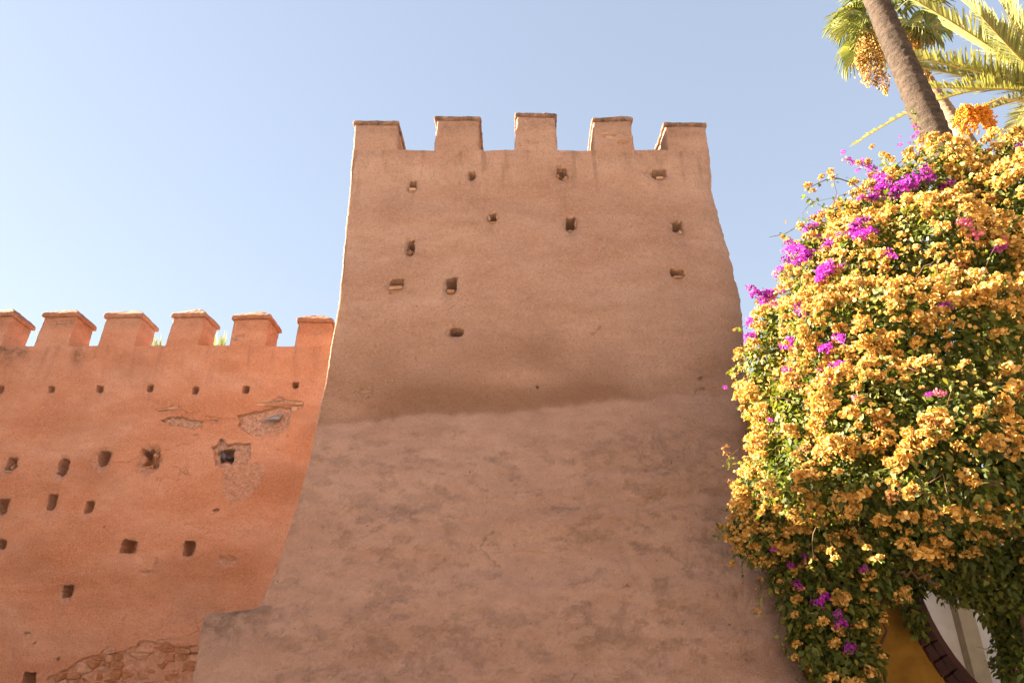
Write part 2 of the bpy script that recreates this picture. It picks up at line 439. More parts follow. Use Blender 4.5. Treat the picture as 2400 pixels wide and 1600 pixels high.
def merlon(parent, mat, x0, x1, y0, depth, z0, z1, cap_slope, lip, over, chips=()):
    """one crenellation with its plaster cap, front flush with the wall below"""
    me, P = box_shell(x0, x1, y0, y0 + depth, z0, z1, 0.026, 0.035)
    front = P[:, 1] < y0 + 0.02
    D = hole_depth(P[:, 0], P[:, 2], chips) * front
    P = wobble(P); P[:, 1] += D
    rm = np.random.default_rng(int(abs(x0) * 1000) + 3); sh, tp = rm.uniform(-0.03, 0.03), rm.uniform(0.0, 0.035)
    def lean(Q):
        t_ = np.clip((Q[:, 2] - z0) / (z1 - z0), 0, 1.2); cx_ = (x0 + x1) / 2
        Q[:, 0] += t_ * (sh - tp * (Q[:, 0] - cx_) / (x1 - x0) * 2)
        Q[:, 2] += t_ * rm_tilt * (Q[:, 0] - cx_)
        return Q
    rm_tilt = rm.uniform(-0.03, 0.03)
    ex = np.exp(-np.minimum(np.abs(P[:, 0] - x0), np.abs(P[:, 0] - x1)) / 0.06) * np.clip((P[:, 2] - z0) / 0.15, 0, 1)
    P[:, 0] -= np.sign(P[:, 0] - (x0 + x1) / 2) * ex * 0.035 * np.clip(fbm(*(P * 5).T, int(abs(x0) * 10), 3) - 0.15, 0, 1)
    P = lean(P)
    set_co(me, P)
    float_attr(me, 'patch', np.clip(D * 40, 0, 1)); float_attr(me, 'brown_tone', np.zeros(len(P)))
    float_attr(me, 'grime', np.clip((P[:, 2] - z1 + 0.35) / 0.5, 0, 0.35))
    o = adopt(add('merlon', me, mat), parent)
    cz = z1 - 0.012
    me, P = box_shell(x0 - over, x1 + over, y0 - over, y0 + depth + over, cz, cz + lip, 0.028, min(0.03, lip * 0.45), bottom=True)
    top = P[:, 2] > cz + lip * 0.55
    e = np.minimum(np.minimum(P[:, 0] - (x0 - over), (x1 + over) - P[:, 0]), np.minimum(P[:, 1] - (y0 - over), (y0 + depth + over) - P[:, 1]))
    P[top, 2] += np.clip(e[top], 0, 1) ** 0.93 * cap_slope
    P = wobble(P, 1.2); P = P + 0.006 * np.stack([fbm(*(P * 14).T, 44 + q, 2) for q in range(3)], 1); P = lean(P)
    set_co(me, P)
    float_attr(me, 'patch', np.zeros(len(P))); float_attr(me, 'brown_tone', np.zeros(len(P))); float_attr(me, 'grime', np.full(len(P), 1.0 if cap_slope < 0.5 else 0.55))
    c = add('cap', me, mat, o)
    return o

# ------------------------------------------------------------------ tower
TOP_H = px(1150, 352, 9.3)[2]
YT = [(0.0, 7.55), (2.0, 7.98), (3.4, 8.36), (4.35, 8.60), (4.72, 8.69), (5.0, 8.745), (5.4, 8.81), (6.5, 8.98), (7.6, 9.14), (8.6, 9.28), (9.0, 9.30), (12, 9.30)]
_yh, _yv = np.array(YT).T
def y_front(h): return np.interp(h, _yh, _yv)
def tower_hit(sx, sy):
    y = 9.0
    for _ in range(40):
        p = px(sx, sy, y); y = 0.5 * y + 0.5 * float(y_front(p[2]))
    return px(sx, sy, y)
LEFT = [(829, 290), (826, 340), (818, 450), (804, 600), (790, 720), (778, 790), (764, 880), (744, 975), (722, 1090), (692, 1190), (662, 1290), (634, 1360), (606, 1425), (590, 1470), (560, 1600)]
RIGHT = [(1657, 290), (1663, 340), (1688, 450), (1712, 540), (1731, 600), (1733, 622), (1748, 680), (1757, 740), (1768, 850), (1790, 1000), (1826, 1200), (1872, 1400), (1925, 1600)]
_l = np.array([tower_hit(*q) for q in LEFT]); _r = np.array([tower_hit(*q) for q in RIGHT])
def x_left(h): return np.interp(h, _l[::-1, 2], _l[::-1, 0])
def x_right(h): return np.interp(h, _r[::-1, 2], _r[::-1, 0])
WALL_Y = 14.4
def th(sx, sy, w, hh, dep=0.3, wear=0.6):
    p = tower_hit(sx, sy); k = depth_of(p) / FPX
    return (p[0], p[2], w * k, hh * k * 1.12, dep, wear)
T_HOLES = [th(967, 432, 14, 20), th(1106, 409, 15, 18), th(1317, 405, 21, 26), th(1545, 407, 37, 17), th(1155, 509, 17, 22),
           th(1338, 523, 22, 34), th(1588, 531, 22, 22, 0.3, 0.6), th(964, 571, 15, 29, 0.3, 0.9), th(928, 661, 31, 20), th(1058, 666, 22, 36),
           th(1589, 639, 28, 13), th(1070, 777, 28, 17, 0.26), th(859, 913, 22, 8, 0.05, 0.6), th(864, 929, 4, 4, 0.06, 0), th(1261, 906, 4, 5, 0.07, 0),
           th(1648, 882, 9, 5, 0.05, 0.5), th(1652, 908, 5, 4, 0.05, 0), th(1440, 318, 44, 4, 0.03, 0.3), th(1455, 340, 26, 3, 0.03, 0.2)]
tower = thing('crenellated_tower', 'tall battered earth tower with five merlons and small square holes, in shade', 'tower', (0.2, 11.0, 0))
hs = np.arange(-0.2, TOP_H + 1e-6, 0.0185); hs[-1] = TOP_H
per = []       # perimeter: (kind, parameter)
sl = np.concatenate([np.linspace(1, 0.12, 30)[:-1], np.linspace(0.12, 0.0, 18)])
for t in sl: per.append((0, t))
for t in np.linspace(0, 1, 15)[1:-1]: per.append((1, t))
for t in np.linspace(0, 1, 350): per.append((2, t))
for t in np.linspace(0, 1, 17)[1:-1]: per.append((3, t))
for t in sl[::-1][::2]: per.append((4, t))
NP = len(per)
K = np.array([p[0] for p in per]); T = np.array([p[1] for p in per])
V = np.zeros((NP, len(hs), 3)); front = np.zeros((NP, len(hs)))
for j, h in enumerate(hs):
    xl, xr, yf = float(x_left(h)), float(x_right(h)), float(y_front(h)); yb = WALL_Y + 0.6
    rl, rr = 0.025, 0.42
    if h > TOP_H - 0.6: rl = rr = np.interp(h, [TOP_H - 0.6, TOP_H], [0.025, 0.035]); rr = np.interp(h, [TOP_H - 0.6, TOP_H], [0.42, 0.04])
    a = K == 0; V[a, j, 0] = xl; V[a, j, 1] = yf + rl + T[a] * (yb - yf - rl)
    a = K == 1; an = T[a] * math.pi / 2; V[a, j, 0] = xl + rl - rl * np.cos(an); V[a, j, 1] = yf + rl - rl * np.sin(an)
    a = K == 2; V[a, j, 0] = xl + rl + T[a] * (xr - xl - rl - rr); V[a, j, 1] = yf; front[a, j] = 1
    a = K == 3; an = T[a] * math.pi / 2; V[a, j, 0] = xr - rr + rr * np.sin(an); V[a, j, 1] = yf + rr - rr * np.cos(an); front[a, j] = 1
    a = K == 4; V[a, j, 0] = xr; V[a, j, 1] = yf + rr + T[a] * (yb - yf - rr)
    V[:, j, 2] = h
P = V.reshape(-1, 3); FR = front.ravel()
X, H = P[:, 0].copy(), P[:, 2].copy()
HD = hole_depth(X, H, T_HOLES) * FR
# line where the thicker foot of the tower meets the upper wall, running a little uphill to the right
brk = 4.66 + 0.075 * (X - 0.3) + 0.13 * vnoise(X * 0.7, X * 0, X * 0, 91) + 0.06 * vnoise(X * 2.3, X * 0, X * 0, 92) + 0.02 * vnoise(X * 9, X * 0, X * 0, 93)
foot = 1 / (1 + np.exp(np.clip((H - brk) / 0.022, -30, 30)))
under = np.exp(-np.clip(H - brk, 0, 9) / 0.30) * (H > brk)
LUMP = fbm(X * 0.75, P[:, 1] * 0.3, H * 1.9, 61, 4, 0.55)
low = np.clip((4.7 - H) / 1.2, 0, 1)
Pw = wobble(P, 1.0); Pw[:, 0] = P[:, 0] + (Pw[:, 0] - P[:, 0]) * (1 - 0.6 * np.clip((TOP_H - H) / 0.3, 0, 1)); P = Pw
P[:, 1] += FR * (HD + 0.012 * under - 0.012 * foot - low * 0.06 * LUMP - 0.02 * (1 - low) * np.clip((TOP_H - H) / 0.8, 0, 1) * fbm(X * 0.9, X * 0, H * 1.1, 66, 3))
P[:, 1] -= FR * 0.012 * np.abs(fbm(X * 5, X * 0, H * 7, 67, 3)) * low
# jagged sun-bitten left edge, chipped right edge
ed = np.exp(-np.clip(X - x_left(H), 0, 9) / 0.2); P[:, 0] += ed * 0.006 * fbm(X * 0, P[:, 1] * 14, H * 14, 68, 3)
ed = np.exp(-np.clip(x_right(H) - X, 0, 9) / 0.2); P[:, 0] += ed * 0.014 * fbm(X * 0, P[:, 1] * 6, H * 11, 69, 3)
F = grid_faces(NP, len(hs), False)
# flat roof closing the top
top_ids = np.arange(NP) * len(hs) + len(hs) - 1
c_id = len(P); P2 = np.vstack([P, [[0.2, 12.0, TOP_H]], P[top_ids]])
rid = c_id + 1 + np.arange(NP)
RF = np.stack([rid[:-1], rid[1:], np.full(NP - 1, c_id)], 1)
me = bpy.data.meshes.new('tower_body')
VF = [tuple(map(int, f)) for f in F] + [tuple(map(int, f)) for f in RF]
me.from_pydata(P2.tolist(), [], VF)
me.polygons.foreach_set('use_smooth', np.ones(len(me.polygons), bool)); me.update()
brn = np.zeros(len(P2)); grm = np.zeros(len(P2)); pat = np.zeros(len(P2))
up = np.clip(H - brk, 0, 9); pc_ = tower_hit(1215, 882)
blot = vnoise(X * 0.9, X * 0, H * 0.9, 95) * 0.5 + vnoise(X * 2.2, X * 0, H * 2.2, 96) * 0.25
brn[:len(P)] = FR * np.clip((np.exp(-up / 1.15) * (1.0 + 1.0 * blot) - 0.14) * 1.3, 0, 1) * (1 - 0.75 * np.exp(-((X - pc_[0]) / 0.55) ** 2 - ((H - pc_[2]) / 0.2) ** 2)) * (1 - foot) * np.interp(X, [1.2, 3.0], [1, 0.55])  # blotchy brown band above the break line, fading upward
grm[:len(P)] = FR * np.clip(low * np.clip(fbm(X * 4.2 + 0.5 * LUMP, X * 0, H * 8.0, 64, 5, 0.74) * 1.0 - 0.10 + 0.7 * vnoise(X * 0.8, X * 0, H * 1.2, 65), 0, 1), 0, 0.44) * np.interp(X, [-3, -1.5, 2.5, 3.2], [0.7, 1, 1, 0.5]) + FR * np.clip((H - TOP_H + 0.5) / 0.5, 0, 1) * 0.25 * (vnoise(X * 2, X * 0, H, 97) > 0.1)
for (hx_, hh_, w_, l_, dp_, wr_) in T_HOLES:
    if dp_ > 0.2: grm[:len(P)] += FR * 0.34 * np.exp(-((X - hx_ + 0.02 * vnoise(H * 9, H * 0, H * 0, 7)) / (0.5 * w_)) ** 2) * np.exp(-np.clip(hh_ - l_ / 2 - H, 0, 9) / 0.22) * (H < hh_ - l_ / 2)
pat[:len(P)] = np.clip(HD * 14, 0, 0.6) * (HD < 0.13)
st_ = np.zeros(len(P2)); st_[:len(P)] = FR * np.clip((H - TOP_H + 1.7) / 1.7, 0, 1) ** 1.3; float_attr(me, 'streak', st_); ft = np.zeros(len(P2)); ft[:len(P)] = FR * foot; float_attr(me, 'foot', ft); float_attr(me, 'brown_tone', brn); float_attr(me, 'grime', np.clip(grm, 0, 1)); float_attr(me, 'patch', pat)
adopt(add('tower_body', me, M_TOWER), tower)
# merlons: (front-left px, front-right px, top px)
for (a, b, t, ch) in [(829, 932, 292, ()), (1017, 1123, 281, ()), (1206, 1305, 274, ((1248, 331, 24, 3),)), (1389, 1488, 283, ((1425, 316, 40, 4), (1460, 333, 30, 3))), (1568, 1657, 294, ((1583, 313, 12, 6),))]:
    pa, pb = px(a, 351, 9.3), px(b, 351, 9.3)
    if a == 829: pa[0] = x_left(TOP_H)
    if b == 1657: pb[0] = x_right(TOP_H)
    zt = px(1200, t, 9.3)[2]
    chips = []
    for (sx, sy, w, hh) in ch:
        q = px(sx, sy, 9.3); k = depth_of(q) / FPX; chips.append((q[0], q[2], w * k, hh * k * 1.4, 0.04, 0.3))
    merlon(tower, M_TOWER, pa[0], pb[0], 9.3, 0.86, TOP_H, zt, 0.22, 0.075, 0.035, chips)
# low ramped abutment at the foot of the tower's left corner
ab = [(489, 1441), (500, 1437), (540, 1436), (600, 1428), (640, 1412)]
A = [px(sx, sy, 8.05) for sx, sy in ab]
foot_l = px(463, 1600, 7.8)
xs = np.linspace(A[0][0], A[-1][0] + 0.9, 72); zs = np.linspace(-0.2, 1, 70)
topz = np.interp(xs, [q[0] for q in A], [q[2] for q in A]); topz = np.minimum(topz, A[-1][2])
def abut_y(z): return float(y_front(z)) - 0.085
Vb = []; 
ring = []
for i, x in enumerate(xs):
    for j, t in enumerate(zs):
        z = t * topz[i]
        lean = (A[0][0] - foot_l[0]) * (1 - z / A[0][2]) * 1.6 * (1 - (x - xs[0]) / (xs[-1] - xs[0]))
        r = 0.07; e = x - xs[0]
        bl = np.clip((x - A[3][0]) / (xs[-1] - A[3][0]), 0, 1); bl = bl * bl * (3 - 2 * bl)
        bt = np.clip((x - A[3][0] - 0.05) / 0.35, 0, 1) * np.clip(1.3 - (topz[i] - z) / 0.4, 0, 1); bl = max(bl, bt)
        yy = abut_y(z) + 0.24 * bl + (r - math.sqrt(max(0, r * r - max(0, r - e) ** 2)) if e < r else 0)
        d2 = topz[i] - z
        if d2 < 0.05 and bl < 0.6: yy += 0.05 - math.sqrt(max(0, 0.0025 - (0.05 - d2) ** 2))
        Vb.append((x - lean, yy, z))
n_f = len(Vb)
Fb = [tuple(map(int, q)) for q in grid_faces(len(xs), len(zs))]
# left flank and top run back into the tower
for j, t in enumerate(zs):
    base = Vb[j]; 
    for d in (0.25, 0.6, 1.1, 1.7): Vb.append((base[0] + 0.01, base[1] + d, base[2]))
for j in range(len(zs) - 1):
    row = [j] + [n_f + j * 4 + q for q in range(4)]; row2 = [j + 1] + [n_f + (j + 1) * 4 + q for q in range(4)]
    for q in range(4): Fb.append((row[q], row2[q], row2[q + 1], row[q + 1]))
n_t = len(Vb)
for i in range(len(xs)):
    base = Vb[i * len(zs) + len(zs) - 1]
    for d in (0.25, 0.6, 1.1, 1.7): Vb.append((base[0], base[1] + d, base[2] + 0.01))
for i in range(len(xs) - 1):
    row = [i * len(zs) + len(zs) - 1] + [n_t + i * 4 + q for q in range(4)]; row2 = [(i + 1) * len(zs) + len(zs) - 1] + [n_t + (i + 1) * 4 + q for q in range(4)]
    for q in range(4): Fb.append((row[q], row2[q], row2[q + 1], row[q + 1]))
Pb = wobble(np.array(Vb), 1.2)
me = mesh_py('abutment', Pb, Fb)
zz = Pb[:, 2]; xx = Pb[:, 0]
tz = np.interp(xx, xs, topz)
float_attr(me, 'grime', np.clip((zz - tz + 0.55) / 0.5, 0, 0.8) * np.clip((A[-1][0] + 0.15 - xx) / 0.4, 0, 1)); float_attr(me, 'foot', np.ones(len(Pb))); float_attr(me, 'brown_tone', np.zeros(len(Pb))); float_attr(me, 'patch', np.zeros(len(Pb)))
adopt(add('abutment', me, M_TOWER), tower)

# bricks and chips of stone left in the mouths of the tower's holes
def brick_mesh(name, seed, blob=False):
    rg = np.random.default_rng(seed)
    bm = bmesh.new(); bmesh.ops.create_cube(bm, size=1.0)
    bmesh.ops.bevel(bm, geom=bm.edges[:], offset=0.30 if blob else 0.09, segments=2 if blob else 1, affect='EDGES')
    for v in bm.verts:
        v.co += Vector(rg.normal(size=3)) * (0.05 if blob else 0.03)
    me = bpy.data.meshes.new(name); bm.to_mesh(me); bm.free()
    if blob: me.polygons.foreach_set('use_smooth', np.ones(len(me.polygons), bool))
    me.materials.append(M_PALE); return me
BRICKS = [brick_mesh('brick', q) for q in range(4)]; CHIPS = [brick_mesh('stone', 20 + q, True) for q in range(4)]
def piece(parent, name, me, p, size, rz=0.0, ry=0.0):
    o = add(name, me); o.location = p; o.scale = size; o.rotation_euler = (0.0, ry, rz); adopt(o, parent); return o
for q, (sx, sy, w, hh, nm) in enumerate([(967, 445, 15, 6, 'b'), (1546, 418, 17, 5, 'b'), (1156, 523, 15, 4, 'b'), (1147, 513, 5, 10, 'b'), (1166, 511, 5, 11, 'b'), (928, 675, 32, 8, 'b'),
                                      (1057, 683, 18, 7, 'b'), (1589, 650, 22, 5, 'b'), (1308, 413, 12, 9, 's'), (1326, 418, 16, 9, 's'), (1350, 524, 6, 20, 's'), (1348, 541, 10, 13, 's'), (1334, 543, 10, 8, 's'),
                                      (1594, 546, 15, 15, 's'), (962, 590, 14, 9, 's'), (914, 687, 12, 6, 's'), (1527, 406, 6, 12, 's')]):
    p = tower_hit(sx, sy); k = depth_of(p) / FPX
    piece(tower, 'brick' if nm == 'b' else 'stone', (BRICKS if nm == 'b' else CHIPS)[q % 4], (p[0], p[1] + 0.035, p[2]), (w * k, 0.12, hh * k * 1.15), 0.05 * random.uniform(-1, 1), 0.06 * random.uniform(-1, 1))
for (sx, sy, w, hh) in [(1248, 334, 15, 5), (1432, 322, 26, 5), (1416, 313, 16, 4), (1462, 334, 22, 4), (965, 357, 14, 5), (982, 356, 12, 4), (1002, 357, 10, 4)]:
    p = px(sx, sy, 9.3); k = depth_of(p) / FPX
    yo = 9.3 + (0.05 if sy < 345 else 0.08)
    piece(tower, 'brick', BRICKS[int(sx) % 4], (p[0], yo, p[2] - (0.0 if sy < 345 else 0.01)), (w * k, 0.11, hh * k * 1.4), 0.03, 0.02)

# ------------------------------------------------------------------ fortress wall on the left
wall = thing('fortress_wall', 'long red earth wall with peaked merlons and rows of holes beside the tower', 'wall', (-9.0, WALL_Y + 0.4, 0))
W_TOP = px(600, 811, WALL_Y)[2]
def wh(sx, sy, w, hh, dep=0.28, wear=0.4):
    p = px(sx, sy, WALL_Y); k = depth_of(p) / FPX
    return (p[0], p[2], w * k, hh * k * 1.05, dep, wear)
W_HOLES = [wh(1, 912, 12, 16), wh(119, 914, 14, 14, .28, .2), wh(234, 912, 15, 15, .28, .2), wh(351, 909, 13, 15, .28, .2), wh(458, 914, 15, 17, .28, .2), wh(577, 912, 15, 16, .28, .2), wh(692, 900, 14, 15, .28, .2),
           wh(24, 1084, 24, 28, .3, .8), wh(146, 1092, 25, 34, .3, .7), wh(244, 1070, 26, 30, .3, 1.2), wh(352, 1072, 32, 36, .32, 2.0), wh(527, 1069, 30, 28, .34, .6),
           wh(6, 1184, 26, 30, .3, .6), wh(120, 1176, 20, 34, .3, .4), wh(206, 1184, 19, 26, .3, .3), wh(0, 1275, 22, 20, .3, .4), wh(301, 1280, 33, 28, .3, .3), wh(442, 1284, 26, 32, .3, .3),
           wh(156, 1384, 22, 26, .3, .7), wh(508, 1195, 12, 6, .1, .2), wh(245, 1231, 4, 4, .08, 0), wh(83, 1507, 5, 5, .07, 0), wh(134, 1544, 6, 6, .07, .3), wh(66, 1486, 12, 8, .05, .6),
           wh(64, 1595, 30, 30, .34, .2), wh(530, 1315, 36, 14, .035, .6), wh(350, 1340, 26, 6, .025, .4), wh(365, 1316, 6, 14, .025, .4), wh(500, 985, 22, 5, .05, .5), wh(460, 1020, 10, 5, .04, .4)]
def wp(pts): return [tuple(px(660 * 0 + a, b, WALL_Y)[[0, 2]]) for a, b in pts]
def z1(pts): return wp([(a / 2.94, 660 + b / 2.94) for a, b in pts])
PATCHES = [(z1([(1650, 920), (1720, 905), (1900, 870), (2010, 868), (2000, 960), (1970, 1030), (1860, 1062), (1780, 1078), (1660, 1020)]), 0.075),
           (z1([(1465, 1140), (1500, 1110), (1530, 1080), (1570, 1120), (1640, 1110), (1712, 1130), (1716, 1210), (1700, 1262), (1540, 1275), (1470, 1250)]), 0.08),
           (z1([(1110, 955), (1160, 940), (1250, 925), (1330, 955), (1405, 960), (1400, 1000), (1340, 1016), (1180, 990)]), 0.065),
           (z1([(1545, 1262), (1700, 1255), (1830, 1258), (1825, 1320), (1790, 1385), (1715, 1480), (1690, 1500), (1610, 1535), (1560, 1500), (1530, 1400)]), 0.012),
           (z1([(1780, 838), (1880, 815), (1910, 795), (1970, 822), (2100, 818), (2105, 850), (2060, 880), (2010, 885), (1990, 856), (1790, 862)]), 0.035),
           (z1([(1060, 880), (1150, 862), (1240, 862), (1235, 878), (1120, 895)]), 0.03)]
RUB = wp([(100, 1640), (112, 1590), (150, 1572), (178, 1545), (225, 1530), (252, 1513), (275, 1524), (300, 1518), (318, 1506), (345, 1500), (395, 1508), (480, 1520), (520, 1530), (520, 1700), (100, 1700)])
wx = np.arange(-13.0, -2.4, 0.0185); whs = np.arange(0.5, W_TOP + 1e-6, 0.0185); whs[-1] = W_TOP
GX, GH = np.meshgrid(wx, whs, indexing='ij'); X, H = GX.ravel(), GH.ravel()
P = np.stack([X, np.full_like(X, WALL_Y), H], 1)
HD = hole_depth(X, H, W_HOLES)
Xn = X + 0.035 * vnoise(X * 7, H * 7, X * 0, 81) + 0.02 * vnoise(X * 19, H * 19, X * 0, 82); Hn = H + 0.035 * vnoise(X * 7, H * 7, X * 0 + 5, 83) + 0.02 * vnoise(X * 19, H * 19, X * 0 + 5, 84)
pat = np.zeros_like(X); PD = np.zeros_like(X)
for q, (poly, dep) in enumerate(PATCHES):
    s = in_poly(Xn, Hn, poly); pat[s] = 1.0 if q != 3 else 0.62
    PD[s] = np.maximum(PD[s], dep + 0.018 * vnoise(X[s] * 14, H[s] * 14, X[s] * 0, 85) + 0.01 * vnoise(X[s] * 30, H[s] * 30, X[s] * 0, 86))
rub = in_poly(Xn, Hn, RUB); pat[rub] = 0.25; PD[rub] = 0.038
# long shallow cracks in the plaster
def crack(pts, w, dep):
    q = wp(pts); 
    for (x1, h1), (x2, h2) in zip(q[:-1], q[1:]):
        dx, dh = x2 - x1, h2 - h1; t = np.clip(((Xn - x1) * dx + (Hn - h1) * dh) / (dx * dx + dh * dh), 0, 1)
        d = np.hypot(Xn - x1 - t * dx, Hn - h1 - t * dh)
        np.maximum(PD, np.clip(1 - d / w, 0, 1) * dep, out=PD)
for pts in ([(250, 1086), (300, 1082), (372, 1062), (440, 1040), (470, 1030)], [(370, 958), (420, 950), (440, 968), (480, 960)], [(480, 975), (540, 980), (560, 985)], [(590, 965), (640, 955), (690, 945)],
            [(520, 1122), (560, 1120), (600, 1118)], [(525, 1145), (560, 1147), (585, 1144)], [(200, 1080), (245, 1085)], [(0, 1172), (60, 1160), (110, 1150)],
            [(420, 1210), (450, 1230), (490, 1240), (470, 1262)], [(440, 1490), (470, 1480), (455, 1455), (460, 1420)], [(370, 1500), (420, 1495), (440, 1508)], [(370, 1010), (400, 1000), (430, 990)]):
    crack(pts, 0.026, 0.022)
rough = np.clip(1 - np.hypot((X + 6.1) / 1.4, (H - 3.0) / 2.4), 0, 1)
P = wobble(P, 1.1)
P[:, 1] += np.maximum(HD, PD) + 0.03 * rough * np.abs(fbm(X * 3, H * 3.4, X * 0, 88, 4)) - 0.03 * np.clip((W_TOP - H) / 0.8, 0, 1) * np.clip(fbm(X * 0.6, H * 0.8, X * 0, 89, 3), -1, 1)
pat = np.maximum(pat, np.clip(HD * 12, 0, 0.6) * (HD < 0.13))
grm = np.zeros_like(X)
for (sx, sy, rx, rh) in [(20, 832, 0.22, 0.28), (55, 826, 0.16, 0.18), (182, 832, 0.16, 0.3), (5, 815, .25, .1)]:
    c = px(sx, sy, WALL_Y); grm += 0.8 * np.exp(-(((X - c[0] + 0.25 * (H - c[2])) / rx) ** 2 + ((H - c[2]) / rh) ** 2))
for (hx_, hh_, w_, l_, dp_, wr_) in W_HOLES:
    if dp_ > 0.2: grm += 0.28 * np.exp(-((X - hx_ + 0.02 * vnoise(H * 9, H * 0, H * 0, 7)) / (0.5 * w_)) ** 2) * np.exp(-np.clip(hh_ - l_ / 2 - H, 0, 9) / 0.2) * (H < hh_ - l_ / 2)
me = mesh_np('wall_face', P, grid_faces(len(wx), len(whs)))
float_attr(me, 'patch', pat); float_attr(me, 'brown_tone', np.clip(0.34 * np.clip(fbm(X * 0.45, H * 0.7, X * 0, 99, 4, 0.6) + 0.05, 0, 1) + 0.14 * np.clip((3.0 - H) / 2.0, 0, 1), 0, 1)); float_attr(me, 'grime', np.clip(grm, 0, 1)); float_attr(me, 'streak', np.clip((H - W_TOP + 1.2) / 1.2, 0, 1) * 0.6)
adopt(add('wall_face', me, M_WALL), wall)
# body of the wall: top, back and the run beyond the picture
mb = MB(); W_TH = 0.72
mb.box((-7.7, WALL_Y + 0.9, W_TOP / 2 - 0.02), (11.0, 0.95, W_TOP - 0.06))
mb.box((-24.6, WALL_Y + 0.7, W_TOP / 2), (22.8, 1.38, W_TOP))
mb.box((-7.7, WALL_Y + 0.36, W_TOP - 0.09), (11.0, 0.14, 0.17))
me = mb.mesh('wall_core', False)
for a in ('patch', 'brown_tone', 'grime'): float_attr(me, a, np.zeros(len(me.vertices)))
adopt(add('wall_core', me, M_WALL), wall)
mx = px(77, 811, WALL_Y)[0]; mw = px(160, 811, WALL_Y)[0] - mx; pitch = (px(689, 811, WALL_Y)[0] - mx) / 4
for q in range(-1, 5):
    jit = (0.0, 0.01, -0.02, 0.02, 0.0, 0.01)[q + 1]
    x0 = mx + q * pitch + jit
    zt = px(1200, (742, 742, 743, 744, 749, 755)[q + 1], WALL_Y)[2]
    ch = {0: [(150, 754, 26, 3), (140, 762, 26, 2), (165, 760, 14, 2)], 3: [(560, 790, 26, 3), (548, 797, 16, 2)], 4: [(742, 776, 14, 3), (748, 784, 10, 2)]}.get(q, [])
    chips = []
    for (sx, sy, w, hh) in ch:
        c = px(sx, sy, WALL_Y); k = depth_of(c) / FPX; chips.append((c[0], c[2], w * k, hh * k * 1.4, 0.035, 0.2))
    merlon(wall, M_WALL, x0, x0 + mw * (1.0 + 0.04 * math.sin(q * 2.3)), WALL_Y, W_TH, W_TOP, zt, 0.72, 0.09, 0.05, chips)
# wall beyond the frame keeps its crenellations
for q in range(-14, -1):
    me, Pm = box_shell(mx + q * pitch, mx + q * pitch + mw, WALL_Y, WALL_Y + W_TH, W_TOP, W_TOP + 1.0, 0.4, 0.03)
    set_co(me, Pm)
    for a in ('patch', 'brown_tone', 'grime'): float_attr(me, a, np.zeros(len(Pm)))
    adopt(add('merlon', me, M_WALL), wall)
# loose bricks and stones showing where the plaster has gone
for q, (a, b, w, hh, nm) in enumerate([(1830, 822, 28, 5, 'b'), (1790, 848, 22, 6, 'b'), (1850, 846, 24, 6, 'b'), (1905, 845, 18, 6, 'b'), (1955, 842, 22, 6, 'b'), (2010, 840, 20, 6, 'b'), (2060, 838, 20, 6, 'b'), (2030, 876, 14, 10, 'b'),
                                    (1915, 817, 24, 5, 's'), (1095, 880, 16, 5, 'b'), (1140, 875, 18, 5, 'b'), (1185, 870, 18, 5, 'b'), (1490, 1165, 20, 15, 's'), (1068, 1195, 12, 16, 's'), (1085, 1160, 10, 12, 's'), (40, 1302, 16, 8, 's'), (80, 1280, 8, 14, 's'),
                                    (190, 2430, 10, 10, 'b')]):
    sx, sy = a / 2.94, 660 + b / 2.94
    if b > 2000: sx, sy = 66, 1490
    p = px(sx, sy, WALL_Y); k = depth_of(p) / FPX
    piece(wall, 'brick' if nm == 'b' else 'stone', (BRICKS if nm == 'b' else CHIPS)[q % 4], (p[0], WALL_Y + 0.06, p[2]), (w * k, 0.12, hh * k * 1.1), 0, 0.05 * random.uniform(-1, 1) - (0.1 if 'b' == nm and b < 860 and a > 1700 else 0))
